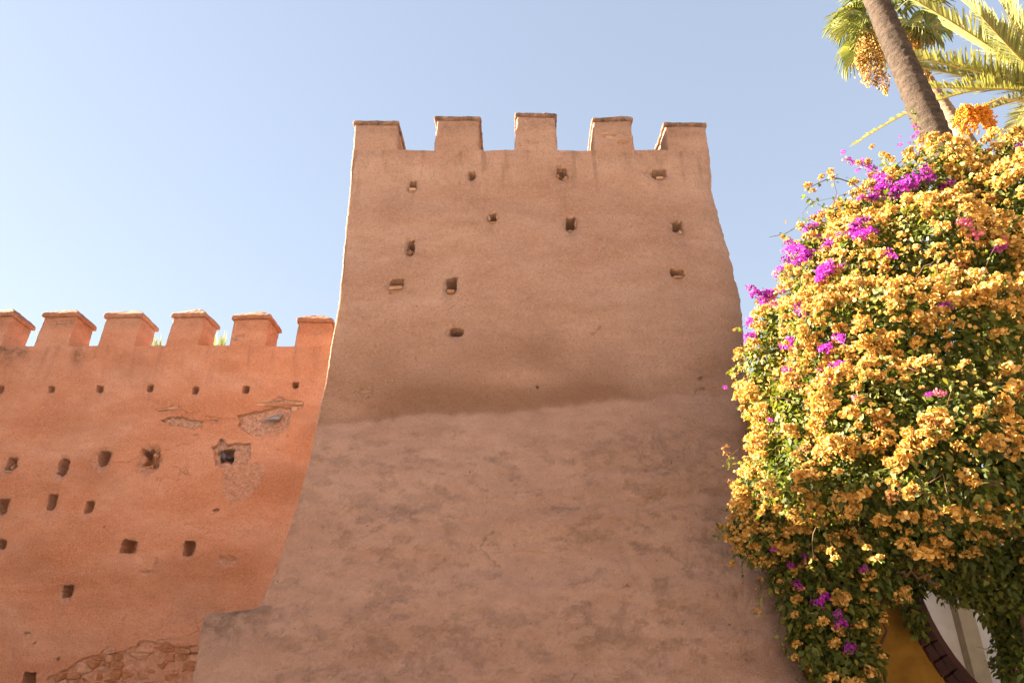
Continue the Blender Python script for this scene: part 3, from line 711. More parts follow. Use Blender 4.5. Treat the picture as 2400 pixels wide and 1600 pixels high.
# rubble stones, each its own piece
def clip_half(poly, m, n):
    """keep the part of a polygon on the side of m that n points away from"""
    out = []
    for i in range(len(poly)):
        a, b = poly[i], poly[(i + 1) % len(poly)]
        da, db_ = (a - m) @ n, (b - m) @ n
        if da <= 0: out.append(a)
        if (da < 0) != (db_ < 0): out.append(a + (b - a) * (da / (da - db_)))
    return out
rg = np.random.default_rng(77); SX_ = 0.52       # stones lie on their long side
seeds = []; hrow = 0.55; par = 0
while hrow < 2.25:
    xx_ = -9.2 + par * 0.16
    while xx_ < -4.7:
        seeds.append(((xx_ + rg.uniform(-0.09, 0.09)) * SX_, hrow + rg.uniform(-0.045, 0.045))); xx_ += rg.uniform(0.22, 0.42) * (1.0 if xx_ > -7.4 else 0.62)
    hrow += rg.uniform(0.13, 0.175); par = 1 - par
seeds = np.array(seeds)
for q, c in enumerate(seeds):
    cw = np.array([c[0] / SX_]); ch_ = np.array([c[1]])
    if not (in_poly(cw, ch_, RUB)[0] and in_poly(cw, ch_ + 0.03, RUB)[0]): continue
    poly = [c + np.array(d_) for d_ in ((-.4, -.4), (.4, -.4), (.4, .4), (-.4, .4))]
    for r_ in np.argsort(np.linalg.norm(seeds - c, axis=1))[1:16]:
        n_ = seeds[r_] - c; poly = clip_half(poly, c + n_ * 0.5, n_)
    poly = np.array(poly) / np.array([SX_, 1.0]); cen = poly.mean(0)
    ring_ = []
    for i in range(len(poly)):
        a, b = poly[i], poly[(i + 1) % len(poly)]
        for t in (0.12, 0.5, 0.88): ring_.append(a + (b - a) * t)
    ring_ = np.array(ring_); dv = ring_ - cen; ln_ = np.linalg.norm(dv, axis=1)[:, None]
    ring_ = cen + dv * (1 - np.minimum(0.35, 0.003 / ln_)) * (1 + rg.normal(size=(len(ring_), 1)) * 0.075)
    m_ = len(ring_); base_y = rg.uniform(-0.012, 0.03); til = rg.normal(size=2) * 0.16
    V = []; F = []
    for sc_, yo in ((1.0, 0.09), (0.97, 0.042), (0.84, 0.020), (0.5, 0.008)):
        for p_ in ring_:
            d_ = (p_ - cen) * sc_; V.append((d_[0], base_y + yo + (til @ d_) + rg.normal() * 0.008 * (yo < 0.05), d_[1]))
    V.append((0, base_y, 0))
    for l_ in range(3):
        for i in range(m_): F.append((l_ * m_ + i, l_ * m_ + (i + 1) % m_, (l_ + 1) * m_ + (i + 1) % m_, (l_ + 1) * m_ + i))
    for i in range(m_): F.append((3 * m_ + i, 3 * m_ + (i + 1) % m_, 4 * m_))
    o = add('stone', mesh_py('stone', V, F), M_STONE); o.location = (cen[0], WALL_Y, cen[1]); adopt(o, wall)

# tower added out of view on the left to shade the vine's foot
shade_tower = thing('crenellated_tower', 'unseen earth tower added left along the red wall for its shade', 'tower', (-20.5, 11.5, 0))
V = []; TT2 = 10.3
for z_, g_ in ((-0.1, 0.9), (4.6, 0.25), (TT2, 0.0)):
    V += [(-16.0 + g_, 8.6 - g_, z_), (-16.0 + g_, 14.9, z_), (-25.0 - g_, 14.9, z_), (-25.0 - g_, 8.6 - g_, z_)]
F = [(l_ * 4 + i, l_ * 4 + (i + 1) % 4, (l_ + 1) * 4 + (i + 1) % 4, (l_ + 1) * 4 + i) for l_ in (0, 1) for i in range(4)] + [(8, 9, 10, 11)]
adopt(add('tower_body', mesh_py('tower_body', V, F, False), M_TOWER), shade_tower)
for (mx_, my_) in [(-16.4, 9.0), (-16.4, 10.5), (-16.4, 12.0), (-16.4, 13.5), (-18.2, 9.0), (-20.0, 9.0), (-21.8, 9.0), (-23.6, 9.0)]:
    me, Pm = box_shell(mx_ - 0.4, mx_ + 0.4, my_ - 0.4, my_ + 0.4, TT2, TT2 + 0.85, 0.4, 0.04); set_co(me, Pm); adopt(add('merlon', me, M_TOWER), shade_tower)

# ------------------------------------------------------------------ pigeons
def pigeon(name, label, loc, rz, rx, mat):
    t = thing(name, label, 'bird', loc, 'pigeons on the red wall')
    n = 14; V = []; F = []
    prof = [(-0.30, 0.004, 0.02, -0.02), (-0.24, 0.03, 0.012, -0.012), (-0.16, 0.04, 0.022, 0.0), (-0.11, 0.055, 0.045, 0.004), (-0.04, 0.07, 0.068, 0.006), (0.03, 0.07, 0.075, 0.014), (0.08, 0.055, 0.066, 0.034), (0.11, 0.036, 0.045, 0.066), (0.125, 0.028, 0.032, 0.092), (0.145, 0.029, 0.029, 0.106), (0.165, 0.022, 0.022, 0.105), (0.178, 0.009, 0.008, 0.098), (0.20, 0.003, 0.003, 0.092)]
    for (y, a, b, z) in prof:
        for s in range(n):
            th_ = 2 * math.pi * s / n; V.append((a * math.cos(th_), y, z + b * math.sin(th_)))
    for i in range(len(prof) - 1):
        for s in range(n): F.append((i * n + s, i * n + (s + 1) % n, (i + 1) * n + (s + 1) % n, (i + 1) * n + s))
    F.append(tuple(range(n))); F.append(tuple((len(prof) - 1) * n + s for s in range(n))[::-1])
    add('body', mesh_py('body', V, F), mat, t)
    for sd in (-1, 1):
        wv = []; wf = []
        wp_ = [(0.075, 0.03, 0.045), (0.03, 0.055, 0.06), (-0.06, 0.05, 0.045), (-0.15, 0.028, 0.025), (-0.23, 0.006, 0.008)]
        for (y, zt, zb) in wp_:
            xo = np.interp(y, [-0.23, -0.1, 0.0, 0.075], [0.022, 0.056, 0.074, 0.06])
            for (dx, z) in ((0.0, 0.02 + zt), (0.012, 0.015), (0.0, 0.01 - zb), (-0.012, 0.015)): wv.append((sd * (xo + dx), y, z))
        for i in range(4):
            for s in range(4): wf.append((i * 4 + s, i * 4 + (s + 1) % 4, (i + 1) * 4 + (s + 1) % 4, (i + 1) * 4 + s))
        wf += [(0, 1, 2, 3), (16, 17, 18, 19)]
        add('wing', mesh_py('wing', wv, wf), mat, t)
        lv, lf = tube([(sd * 0.025, 0.0, -0.05), (sd * 0.025, 0.01, -0.095), (sd * 0.025, 0.035, -0.1)], [0.006, 0.005, 0.003], 6)
        add('leg', mesh_py('leg', lv, lf), M_PINK, t)
    t.rotation_euler = (rx, 0, rz)
    return t
p = px(647, 986, WALL_Y)
pigeon('pigeon', 'pale grey pigeon clinging to the bare earth patch near the tower', (p[0], WALL_Y - 0.03, p[2] + 0.02), R(-62), R(14), M_PIGEON)
p = px(526, 1071, WALL_Y)
pigeon('pigeon', 'dark pigeon sitting inside a round hole in the red wall', (p[0], WALL_Y + 0.10, p[2] + 0.0), R(155), R(0), M_PIGEON_D)

# ------------------------------------------------------------------ gate wall with horseshoe arch
GY0 = 7.95; GT = 0.7; ACX, ACZ, AR = 6.34, 2.5, 2.05
gate = thing('gate_wall', 'ochre yellow wall with a horseshoe archway under the bougainvillea', 'wall', (5.5, GY0, 0))
n_a = 46
arc = []
a0 = math.asin((ACZ - 0.0) / AR) if ACZ < AR else math.pi / 2 * 0.78
angs = np.linspace(math.pi + 0.95, -0.95, n_a)
arc = [(ACX + AR * math.cos(a), ACZ + AR * math.sin(a)) for a in angs]
arc = [(arc[0][0], -0.1)] + arc + [(arc[-1][0], -0.1)]
def arch_wall(x0, x1, ztop, y0, y1):
    V = []; F = []
    m = len(arc)
    def outer(i):
        x, z = arc[i]
        if i == 0: return (x0, -0.1)
        if i == m - 1: return (x1, -0.1)
        t = i / (m - 1)
        if t < 0.3: return (x0, -0.1 + (ztop + 0.1) * t / 0.3)
        if t > 0.7: return (x1, -0.1 + (ztop + 0.1) * (1 - t) / 0.3)
        return (x0 + (x1 - x0) * (t - 0.3) / 0.4, ztop)
    for y in (y0, y1):
        for i in range(m): V.append((arc[i][0], y, arc[i][1]))
        for i in range(m): V.append((outer(i)[0], y, outer(i)[1]))
    for i in range(m - 1):
        F.append((i, m + i, m + i + 1, i + 1))
        F.append((2 * m + i + 1, 3 * m + i + 1, 3 * m + i, 2 * m + i))
        F.append((i + 1, 2 * m + i + 1, 2 * m + i, i))
        F.append((m + i, 3 * m + i, 3 * m + i + 1, m + i + 1))
    return V, F
V, F = arch_wall(3.1, 10.5, 5.0, GY0, GY0 + GT)
adopt(add('wall_body', mesh_py('wall_body', V, F, False), M_OCHRE), gate)
tile = brick_mesh('tile', 77); tile.materials.clear(); tile.materials.append(M_GLAZE)
for q in range(66):
    t = q / 65; a = math.pi + 0.95 - t * (math.pi + 1.9)
    for rr_, ln in ((AR + 0.035, 0.085), (AR - 0.06, 0.085)):
        o = add('tile', tile); o.location = (ACX + rr_ * math.cos(a), GY0 + 0.02, ACZ + rr_ * math.sin(a)); o.scale = (ln * 1.08, 0.14, 0.158); o.rotation_euler = (0, -a, 0); adopt(o, gate)
def ring_strip(r0, r1, y0, y1):
    V = []; F = []
    for a in angs:
        c, s = math.cos(a), math.sin(a)
        V += [(ACX + r0 * c, y0, ACZ + r0 * s), (ACX + r1 * c, y0, ACZ + r1 * s), (ACX + r1 * c, y1, ACZ + r1 * s), (ACX + r0 * c, y1, ACZ + r0 * s)]
    for i in range(len(angs) - 1):
        for s in range(4): F.append((i * 4 + s, i * 4 + (s + 1) % 4, (i + 1) * 4 + (s + 1) % 4, (i + 1) * 4 + s))
    F += [(0, 1, 2, 3), tuple(4 * (len(angs) - 1) + s for s in (3, 2, 1, 0))]
    return V, F
V, F = ring_strip(AR - 0.115, AR - 0.25, GY0 + 0.12, GY0 + 0.5)
adopt(add('arch_lining', mesh_py('arch_lining', V, F, False), M_LINING), gate)
# white house beyond the archway
wb = thing('white_house', 'white limewashed house front glimpsed through the ochre archway', 'building', (9.0, 12.0, 0))
mb = MB(); mb.box((9.5, 13.2, 2.1), (8.0, 2.0, 4.4)); adopt(add('house_wall', mb.mesh('house_wall', False), M_WHITE), wb)
q0 = px(2290, 1560, 12.1)
mb = MB(); mb.box((q0[0], 12.12, 2.1), (0.26, 0.2, 4.3)); adopt(add('pilaster', mb.mesh('pilaster', False), M_BEIGE), wb)

# ------------------------------------------------------------------ bougainvillea
BL = [(2200, 425, 5.9, 88), (2330, 425, 5.8, 92), (2120, 475, 5.9, 80), (2020, 510, 6.0, 66), (2410, 500, 5.5, 120), (1960, 560, 6.0, 55), (1900, 620, 6.05, 60),
      (2050, 610, 5.6, 105), (2180, 600, 5.3, 120), (2310, 620, 5.3, 120), (1940, 690, 5.9, 85), (2440, 700, 5.8, 130),
      (1850, 770, 6.05, 72), (1800, 840, 6.15, 62), (1970, 800, 5.6, 120), (2100, 800, 5.3, 140), (2250, 800, 5.15, 140), (2440, 880, 6.1, 140),
      (1830, 940, 6.3, 82), (1920, 950, 5.75, 120), (2060, 970, 5.3, 140), (2200, 990, 5.0, 140), (2350, 1010, 4.95, 130),
      (1848, 1050, 6.25, 75), (1815, 1150, 6.3, 75), (1785, 1240, 6.35, 70), (1900, 1100, 5.95, 110), (2030, 1100, 5.5, 110), (2160, 1110, 5.1, 105), (2290, 1100, 4.95, 105), (2420, 1120, 5.0, 100),
      (1900, 1240, 6.25, 95), (2010, 1240, 6.15, 100), (2110, 1230, 6.2, 95), (1930, 1340, 6.45, 85), (2020, 1340, 6.5, 80), (1835, 1350, 6.5, 38),
      (1930, 1430, 6.55, 70), (2000, 1440, 6.6, 55), (1870, 1420, 6.5, 40), (1890, 1510, 6.6, 42), (1975, 1530, 6.55, 62), (2020, 1540, 6.6, 42), (1960, 1610, 6.55, 60), (2015, 1610, 6.6, 42),
      (2210, 1240, 6.4, 95), (2330, 1230, 6.5, 110), (2150, 1310, 6.7, 40), (2240, 1330, 6.7, 52), (2290, 1370, 6.7, 45), (2350, 1340, 6.6, 48), (2420, 1330, 6.5, 60),
      (2350, 1420, 6.9, 50), (2410, 1440, 6.8, 70), (2385, 1500, 6.9, 40), (2420, 1560, 6.8, 60), (2180, 1290, 6.6, 70), (2290, 1310, 6.6, 80), (2385, 1430, 6.2, 22), (2400, 1510, 6.2, 22), (2420, 1570, 6.1, 26), (2115, 1380, 7.7, 30), (2140, 1440, 7.7, 20), (2160, 1480, 7.7, 14), (2150, 1330, 7.6, 50), (2230, 1360, 7.5, 55), (2330, 1330, 6.7, 75), (2260, 1350, 6.9, 45), (2370, 1400, 6.7, 60), (2395, 1490, 6.7, 50), (2410, 1580, 6.6, 50), (2390, 1330, 7.8, 100), (2400, 1450, 7.8, 75), (2405, 1550, 7.8, 65)]
# the plant goes on to the right of the picture and over the wall behind
BL = [(a, b, y if y > 7.2 else min(7.35, y + 0.9) if b >= 1190 and y > 6.1 else y + (0.9 if b >= 1190 and y > 6.1 else 0.55 if a < 1830 and b >= 900 else 0.0), r) for a, b, y, r in BL]
WB = []
for (sx, sy, y, r) in BL:
    c = px(sx, sy, y); WB.append((c, r / FPX * depth_of(c), (sx, sy, y, r)))
EXTRA = [((5.4, 6.0, 5.6), 0.9), ((5.6, 6.0, 4.3), 0.95), ((6.4, 6.5, 5.0), 1.0), ((5.5, 6.1, 3.1), 0.8), ((4.4, 6.6, 5.6), 0.75), ((3.6, 6.8, 5.0), 0.7), ((4.6, 6.7, 4.4), 0.9), ((3.4, 6.9, 3.9), 0.6), ((4.3, 6.8, 3.3), 0.7), ((7.2, 7.0, 4.6), 0.9)]
for c, r in EXTRA: WB.append((np.array(c), r, None))
BC = np.array([b[0] for b in WB]); BR = np.array([b[1] for b in WB])
IN_VIEW = np.array([b[2] is not None for b in WB])
def blob_field(P):
    """smallest (distance / radius) over the blobs"""
    d = np.full(len(P), 9.0)
    for c, r in zip(BC, BR): d = np.minimum(d, np.linalg.norm(P - c, axis=1) / r)
    return d
def sample_shell(n_per_m2, lo, hi, keep):
    out = []; nr = []
    for q, (c, r) in enumerate(zip(BC, BR)):
        n = int(n_per_m2 * 4 * math.pi * r * r * (1.0 if IN_VIEW[q] else 0.35))
        d = rng.normal(size=(n, 3)); d /= np.linalg.norm(d, axis=1)[:, None]
        p = c + d * r * rng.uniform(lo, hi, n)[:, None]
        bump_ = 1 + 0.16 * vnoise(*(p * 3.1).T, 201) + 0.12 * vnoise(*(p * 7).T, 202)
        p = c + (p - c) * bump_[:, None]
        out.append(p); nr.append(d)
    p = np.vstack(out); d = np.vstack(nr)
    k = blob_field(p) > keep
    return p[k], d[k]
def surface_hit(sx, sy, y_def):
    d = ray(sx, sy); best = None
    for c, r in zip(BC, BR):
        oc = EYE - c; b = float(oc @ d); disc = b * b - float(oc @ oc) + (1.03 * r) ** 2
        if disc > 0:
            t = -b - math.sqrt(disc)
            if t > 0 and (best is None or t < best): best = t
    if best is None: return px(sx, sy, y_def)
    return EYE + d * (best - 0.06)
def cam_dir(p):
    v = EYE - p; return v / np.linalg.norm(v, axis=1)[:, None]
def to_px(p):
    q = p - EYE; Z = CP * q[:, 1] + SP * q[:, 2]; Yc = CP * q[:, 2] - SP * q[:, 1]
    return 1200 + FPX * q[:, 0] / Z, 800 - FPX * Yc / Z

bush = thing('bougainvillea_vine', 'huge orange flowering bougainvillea spilling over the wall beside the tower', 'plant', (4.6, 7.2, 0))
# leaves
LT = [(0, 0, 0), (-0.30, 0.30, 0.07), (-0.24, 0.68, 0.06), (0, 1.0, -0.06), (0.24, 0.68, 0.06), (0.30, 0.30, 0.07), (0, 0.45, 0.0)]
LF = [(0, 6, 2, 1), (6, 3, 2, 2), (0, 5, 4, 6), (6, 4, 3, 3)]
LF4 = [(0, 6, 2, 1), (0, 5, 4, 6)]
LT8 = [(0, 0, 0), (-0.30, 0.34, 0.07), (-0.17, 0.74, 0.04), (0, 1.0, -0.07), (0.17, 0.74, 0.04), (0.30, 0.34, 0.07), (0, 0.5, -0.01)]
LQ = [(0, 6, 2, 1), (6, 3, 3, 2)]
LTRI = np.array([(0, 6, 1), (6, 2, 1), (6, 3, 2), (0, 5, 6), (5, 4, 6), (4, 3, 6)])
def leaves(P, D, size, droop, seed):
    rg = np.random.default_rng(seed); n = len(P)
    tip = D * 0.6 + rg.normal(size=(n, 3)) * 0.6 + np.array([0, 0, -droop])
    nrm = D * 0.9 + rg.normal(size=(n, 3)) * 0.55 + np.array([0, 0, 0.45])
    s = size * rg.uniform(0.65, 1.25, n)
    return scatter(LT8, LTRI, frame(tip, nrm), P, s[:, None])
P, D = sample_shell(560, 0.72, 1.06, 0.62)
sx, sy = to_px(P)
dens = 0.5 * vnoise(*(P * 2.2).T, 210) + 0.5 * vnoise(*(P * 5).T, 211)
k = dens > -0.42
P, D = P[k], D[k]; sy = sy[k]
V, F = leaves(P, D, np.interp(P[:, 2], [2.0, 3.2], [0.082, 0.062]), 0.75, 3)
o = adopt(add('foliage', mesh_np('foliage', V, F), M_LEAF), bush); o['kind'] = 'stuff'
N_LEAF = len(P)
# sparse leaves deep inside
P, D = sample_shell(170, 0.35, 0.75, 0.34)
V, F = leaves(P, D, 0.085, 0.6, 5)
o = adopt(add('inner_foliage', mesh_np('inner_foliage', V, F), M_LEAF), bush); o['kind'] = 'stuff'
# stray leaves round the outline
P, D = sample_shell(16, 1.06, 1.22, 1.03)
V, F = leaves(P, D, 0.055, 0.4, 4)
o = adopt(add('foliage', mesh_np('foliage_stray', V, F), M_LEAF), bush); o['kind'] = 'stuff'

# flower clusters
BT = np.array([(0, 0, 0), (-0.44, 0.36, 0.12), (-0.38, 0.78, 0.20), (0, 1.0, 0.10), (0.38, 0.78, 0.20), (0.44, 0.36, 0.12), (0, 0.5, -0.03)])
def cluster_arrays(n, rad, bract, rg, flat=0.75):
    d = rg.normal(size=(n, 3)); d /= np.linalg.norm(d, axis=1)[:, None]; d[:, 2] = np.where(d[:, 2] < -0.5, -d[:, 2], d[:, 2])
    p = d * rad * rg.uniform(0.6, 1.0, n)[:, None] * np.array([1, 1, flat]) * (1 + 0.22 * np.sin(d[:, :1] * 5 + 2 * d[:, 1:2]))
    tip = d * 0.45 + rg.normal(size=(n, 3)) * 0.7
    nrm = d * 1.1 + rg.normal(size=(n, 3)) * 0.6
    p = p - tip / np.linalg.norm(tip, axis=1)[:, None] * bract * 0.5
    return scatter(BT, LTRI, frame(tip, nrm), p, (bract * rg.uniform(0.75, 1.2, n))[:, None])
def cluster_mesh(name, n, rad, bract, seed, mat):
    V, F = cluster_arrays(n, rad, bract, np.random.default_rng(seed)); me = mesh_np(name, V, F); me.materials.append(mat); return me
C_OR = [cluster_mesh('flower_cluster', 78, 0.058, 0.029, 300 + q, M_ORANGE) for q in range(7)]
C_PU = [cluster_mesh('flower_cluster', 70, 0.060, 0.020, 320 + q, M_PURPLE) for q in range(4)]
C_PI = [cluster_mesh('flower_cluster', 36, 0.050, 0.026, 330 + q, M_PINK) for q in range(3)]
C_DR = [cluster_mesh('flower_cluster', 40, 0.055, 0.026, 340 + q, M_DRY) for q in range(3)]
P, D = sample_shell(330, 0.98, 1.07, 0.965)
cd = (D * cam_dir(P)).sum(1); SX, SY = to_px(P)
inframe = (SX > 1650) & (SX < 2440) & (SY > 280) & (SY < 1620)
want = np.interp(SY, [300, 420, 900, 1150, 1230, 1330, 1600], [1.0, 0.9, 0.9, 0.85, 0.45, 0.13, 0.13])
want = want * np.where((SX > 2120) & (SY > 1250), 0.30, 1.0) * np.where((SX > 2200) & (SY > 1330), 0.0, 1.0)
dark = np.exp(-(((SX - 2340) / 120) ** 2 + ((SY - 850) / 130) ** 2)) + 0.8 * np.exp(-(((SX - 2120) / 120) ** 2 + ((SY - 1200) / 70) ** 2))
cl = 0.46 + 0.55 * vnoise(*(P * 1.25).T, 223) + 0.75 * vnoise(*(P * 2.6).T, 221) + 0.35 * vnoise(*(P * 5.5).T, 222)
score = rng.uniform(0, 1, len(P))
k = inframe & (cd > -0.12) & (score < 0.95 * want * np.clip(cl, 0.03, 1) * (1 - 0.8 * np.clip(dark, 0, 1)))
P, D, cd = P[k], D[k], cd[k]; SX, SY = SX[k], SY[k]
# thin out overlaps
order = rng.permutation(len(P)); used = []
for q in order:
    if len(used) and (np.linalg.norm(P[used] - P[q], axis=1) < 0.056).any(): continue
    used.append(q)
P, D, cd, SX, SY = P[used], D[used], cd[used], SX[used], SY[used]
size = np.array([random.choice((0.45, 0.55, 0.65, 0.8, 0.95, 1.1, 1.25)) for _ in P]) * np.interp(SX + 0.8 * SY, [2300, 3000], [0.9, 1.2])
vis = size * np.clip(cd, 0.05, 1) / np.linalg.norm(P - EYE, axis=1) * ((SX > 1700) & (SX < 2395) & (SY > 300) & (SY < 1595))
order = np.argsort(-vis)
rest_V, rest_F, off = [], [], 0
for rank, q in enumerate(order):
    pos = P[q] + D[q] * 0.02
    if rank < 300:
        me = C_OR[rank % 7] if random.random() > 0.08 else C_DR[rank % 3]
        o = add('flower_cluster', me); o.location = pos; o.rotation_euler = tuple(rng.uniform(-0.6, 0.6, 2)) + (random.uniform(0, 6.28),)
        o.scale = (size[q] * random.uniform(0.9, 1.1), size[q] * random.uniform(0.9, 1.1), size[q]); adopt(o, bush)
    else:
        v, f = cluster_arrays(46, 0.056 * size[q], 0.030 * size[q] ** 0.5, rng); v = v + pos
        rest_V.append(v); rest_F.append(f + off); off += len(v)
# single bracts scattered through the leaves
Ps, Ds = sample_shell(190, 0.96, 1.08, 0.93)
sx, sy = to_px(Ps); kk = rng.uniform(0, 1, len(Ps)) < np.interp(sy, [300, 1150, 1300, 1600], [1, 0.9, 0.22, 0.12]) * np.where((sx > 2120) & (sy > 1250), 0.1, 1)
Ps, Ds = Ps[kk], Ds[kk]
v, f = scatter(BT, LTRI, frame(rng.normal(size=Ps.shape) + Ds, rng.normal(size=Ps.shape) + Ds), Ps, (0.032 * rng.uniform(0.7, 1.3, len(Ps)))[:, None])
rest_V.append(v); rest_F.append(f + off)
o = adopt(add('flower_mass', mesh_np('flower_mass', np.vstack(rest_V), np.vstack(rest_F)), M_ORANGE), bush); o['kind'] = 'stuff'
N_CL = len(P)
# woody stems under the canopy and bare twigs among the flowers
def curve(p0, p1, sag, n=9, jit=0.03, seed=0):
    rg = np.random.default_rng(seed); p0, p1 = np.array(p0, float), np.array(p1, float)
    return [p0 + (p1 - p0) * t + np.array([0, 0, 1]) * sag * 4 * t * (1 - t) + rg.normal(size=3) * jit * (0 < t < 1) for t in np.linspace(0, 1, n)]
for q, (a, b, y0, y1, r) in enumerate([((2345, 1380), (2365, 1150), 7.6, 7.4, 0.045), ((2395, 1420), (2410, 1150), 7.4, 7.2, 0.045), ((2440, 1640), (2400, 1440), 7.0, 7.0, 0.06), ((2075, 1600), (2050, 1300), 7.75, 7.7, 0.014), ((2100, 1340), (2200, 1370), 7.0, 7.0, 0.02)]):
    p0, p1 = px(*a, y0), px(*b, y1)
    if q < 2: p0 = px(2385 + 35 * q, 1640, y0)
    pts = curve(p0, p1, 0.03, 9, 0.02, q)
    V, F = tube(pts, np.linspace(r, r * 0.7, 9), 10)
    adopt(add('stem', mesh_py('stem', V, F), M_TWIG), bush)
mb = MB(); rg = np.random.default_rng(9)
P, D = sample_shell(9, 0.9, 1.0, 0.88)
for q in range(len(P)):
    d = np.cross(D[q], rg.normal(size=3)); d /= np.linalg.norm(d); ln = rg.uniform(0.12, 0.4)
    p0 = P[q] - d * ln / 2; p1 = P[q] + d * ln / 2 + D[q] * 0.05
    mb.tube(curve(p0, p1, 0.02, 4, 0.012, q), [0.004, 0.0035, 0.003, 0.002], 4)
    for s in range(3):
        e = p0 + (p1 - p0) * rg.uniform(0.3, 1); mb.tube([e, e + rg.normal(size=3) * 0.03 + D[q] * 0.03], [0.0025, 0.0015], 3)
adopt(add('twigs', mb.mesh('twigs'), M_TWIG), bush)['kind'] = 'stuff'

# short flowering shoots that break the outline
Pq, Dq = sample_shell(60, 1.0, 1.05, 0.98)
cq = (Dq * cam_dir(Pq)).sum(1); sxq, syq = to_px(Pq)
kq = (cq > -0.25) & (cq < 0.45) & (sxq > 1690) & (sxq < 2400) & (syq > 300) & (syq < 1330) & ~((sxq > 2100) & (syq > 1150))
Pq, Dq = Pq[kq], Dq[kq]; BSX, BSY = sxq[kq], syq[kq]; pick = rng.permutation(len(Pq))[:150]
mbq = MB(); lp, ld, fv, ff, fo = [], [], [], [], 0
for q in pick:
    d = Dq[q] + rng.normal(size=3) * 0.45; d /= np.linalg.norm(d); ln = rng.uniform(0.10, 0.42) * (0.4 if BSX[q] < 1860 and BSY[q] > 700 else 1.0)
    pts = curve(Pq[q] - d * 0.05, Pq[q] + d * ln + np.array([0, 0, -0.25 * ln * rng.uniform(0, 1)]), 0.02, 6, 0.01, int(q))
    mbq.tube(pts, np.linspace(0.005, 0.002, 6), 4)
    A_ = np.array(pts)
    for _ in range(rng.integers(5, 12)):
        lp.append(A_[rng.integers(1, 6)] + rng.normal(size=3) * 0.012); ld.append(d + rng.normal(size=3) * 0.8)
    for e_ in range(rng.integers(0, 3)):
        v, f = cluster_arrays(34, 0.042 * rng.uniform(0.6, 1.1), 0.028, rng); fv.append(v + A_[-1 - e_] + rng.normal(size=3) * 0.015); ff.append(f + fo); fo += len(v)
adopt(add('twigs', mbq.mesh('twigs'), M_TWIG), bush)['kind'] = 'stuff'
v, f = leaves(np.array(lp), np.array(ld), 0.055, 0.4, 66); adopt(add('leaf_spray', mesh_np('leaf_spray', v, f), M_LEAF), bush)['kind'] = 'stuff'
adopt(add('flower_mass', mesh_np('flower_mass', np.vstack(fv), np.vstack(ff)), M_ORANGE), bush)['kind'] = 'stuff'

# long shoots that arch out against the sky
def shoot(parent, pts_px, y, r, n_leaf, mat_leaf, seed, name='shoot'):
    rg = np.random.default_rng(seed)
    pts = [px(a, b, y) for a, b in pts_px]
    fine = []
    for i in range(len(pts) - 1):
        for t in np.linspace(0, 1, 5)[:-1]: fine.append(pts[i] * (1 - t) + pts[i + 1] * t)
    fine.append(pts[-1])
    V, F = tube(fine, np.linspace(r, r * 0.35, len(fine)), 6)
    o = adopt(add(name, mesh_py(name, V, F), M_TWIG), parent)
    if n_leaf:
        ids = rg.integers(len(fine) // 3, len(fine), n_leaf); p = np.array(fine)[ids] + rg.normal(size=(n_leaf, 3)) * 0.02
        v, f = leaves(p, rg.normal(size=(n_leaf, 3)), 0.045, 0.3, seed)
        adopt(add('leaf_spray', mesh_np('leaf_spray', v, f), mat_leaf), parent)['kind'] = 'stuff'
shoot(bush, [(2045, 485), (2025, 450), (1995, 428), (1968, 419), (1940, 420), (1920, 428), (1893, 442)], 5.9, 0.009, 10, M_LEAF, 1)
shoot(bush, [(2060, 515), (2010, 505), (1960, 503), (1910, 509), (1870, 530), (1840, 548), (1802, 556)], 6.0, 0.007, 10, M_LEAF, 2)
shoot(bush, [(2010, 445), (1960, 462), (1900, 475)], 5.95, 0.003, 6, M_LEAF, 4)
shoot(bush, [(1900, 475), (1880, 500), (1895, 520)], 5.95, 0.003, 6, M_LEAF, 5)
shoot(bush, [(1765, 745), (1740, 768), (1722, 772)], 6.15, 0.003, 6, M_LEAF, 6)
shoot(bush, [(2125, 370), (2090, 395), (2050, 420)], 5.9, 0.004, 6, M_LEAF, 7)
shoot(bush, [(2180, 1130), (2210, 1110), (2222, 1165), (2228, 1180)], 4.75, 0.005, 3, M_LEAF, 8)
shoot(bush, [(2140, 1150), (2180, 1158), (2225, 1172)], 4.75, 0.004, 3, M_LEAF, 9)
for q, pts_ in enumerate([[(1760, 1290), (1738, 1320), (1742, 1362)], [(1800, 1340), (1778, 1390), (1782, 1440)], [(1840, 1420), (1822, 1480), (1838, 1535)], [(1735, 1050), (1708, 1070), (1700, 1098)], [(1740, 1140), (1716, 1165), (1712, 1200)], [(1880, 1540), (1868, 1580), (1880, 1615)]]):
    shoot(bush, pts_, 7.2, 0.005, 12, M_LEAF, 30 + q)
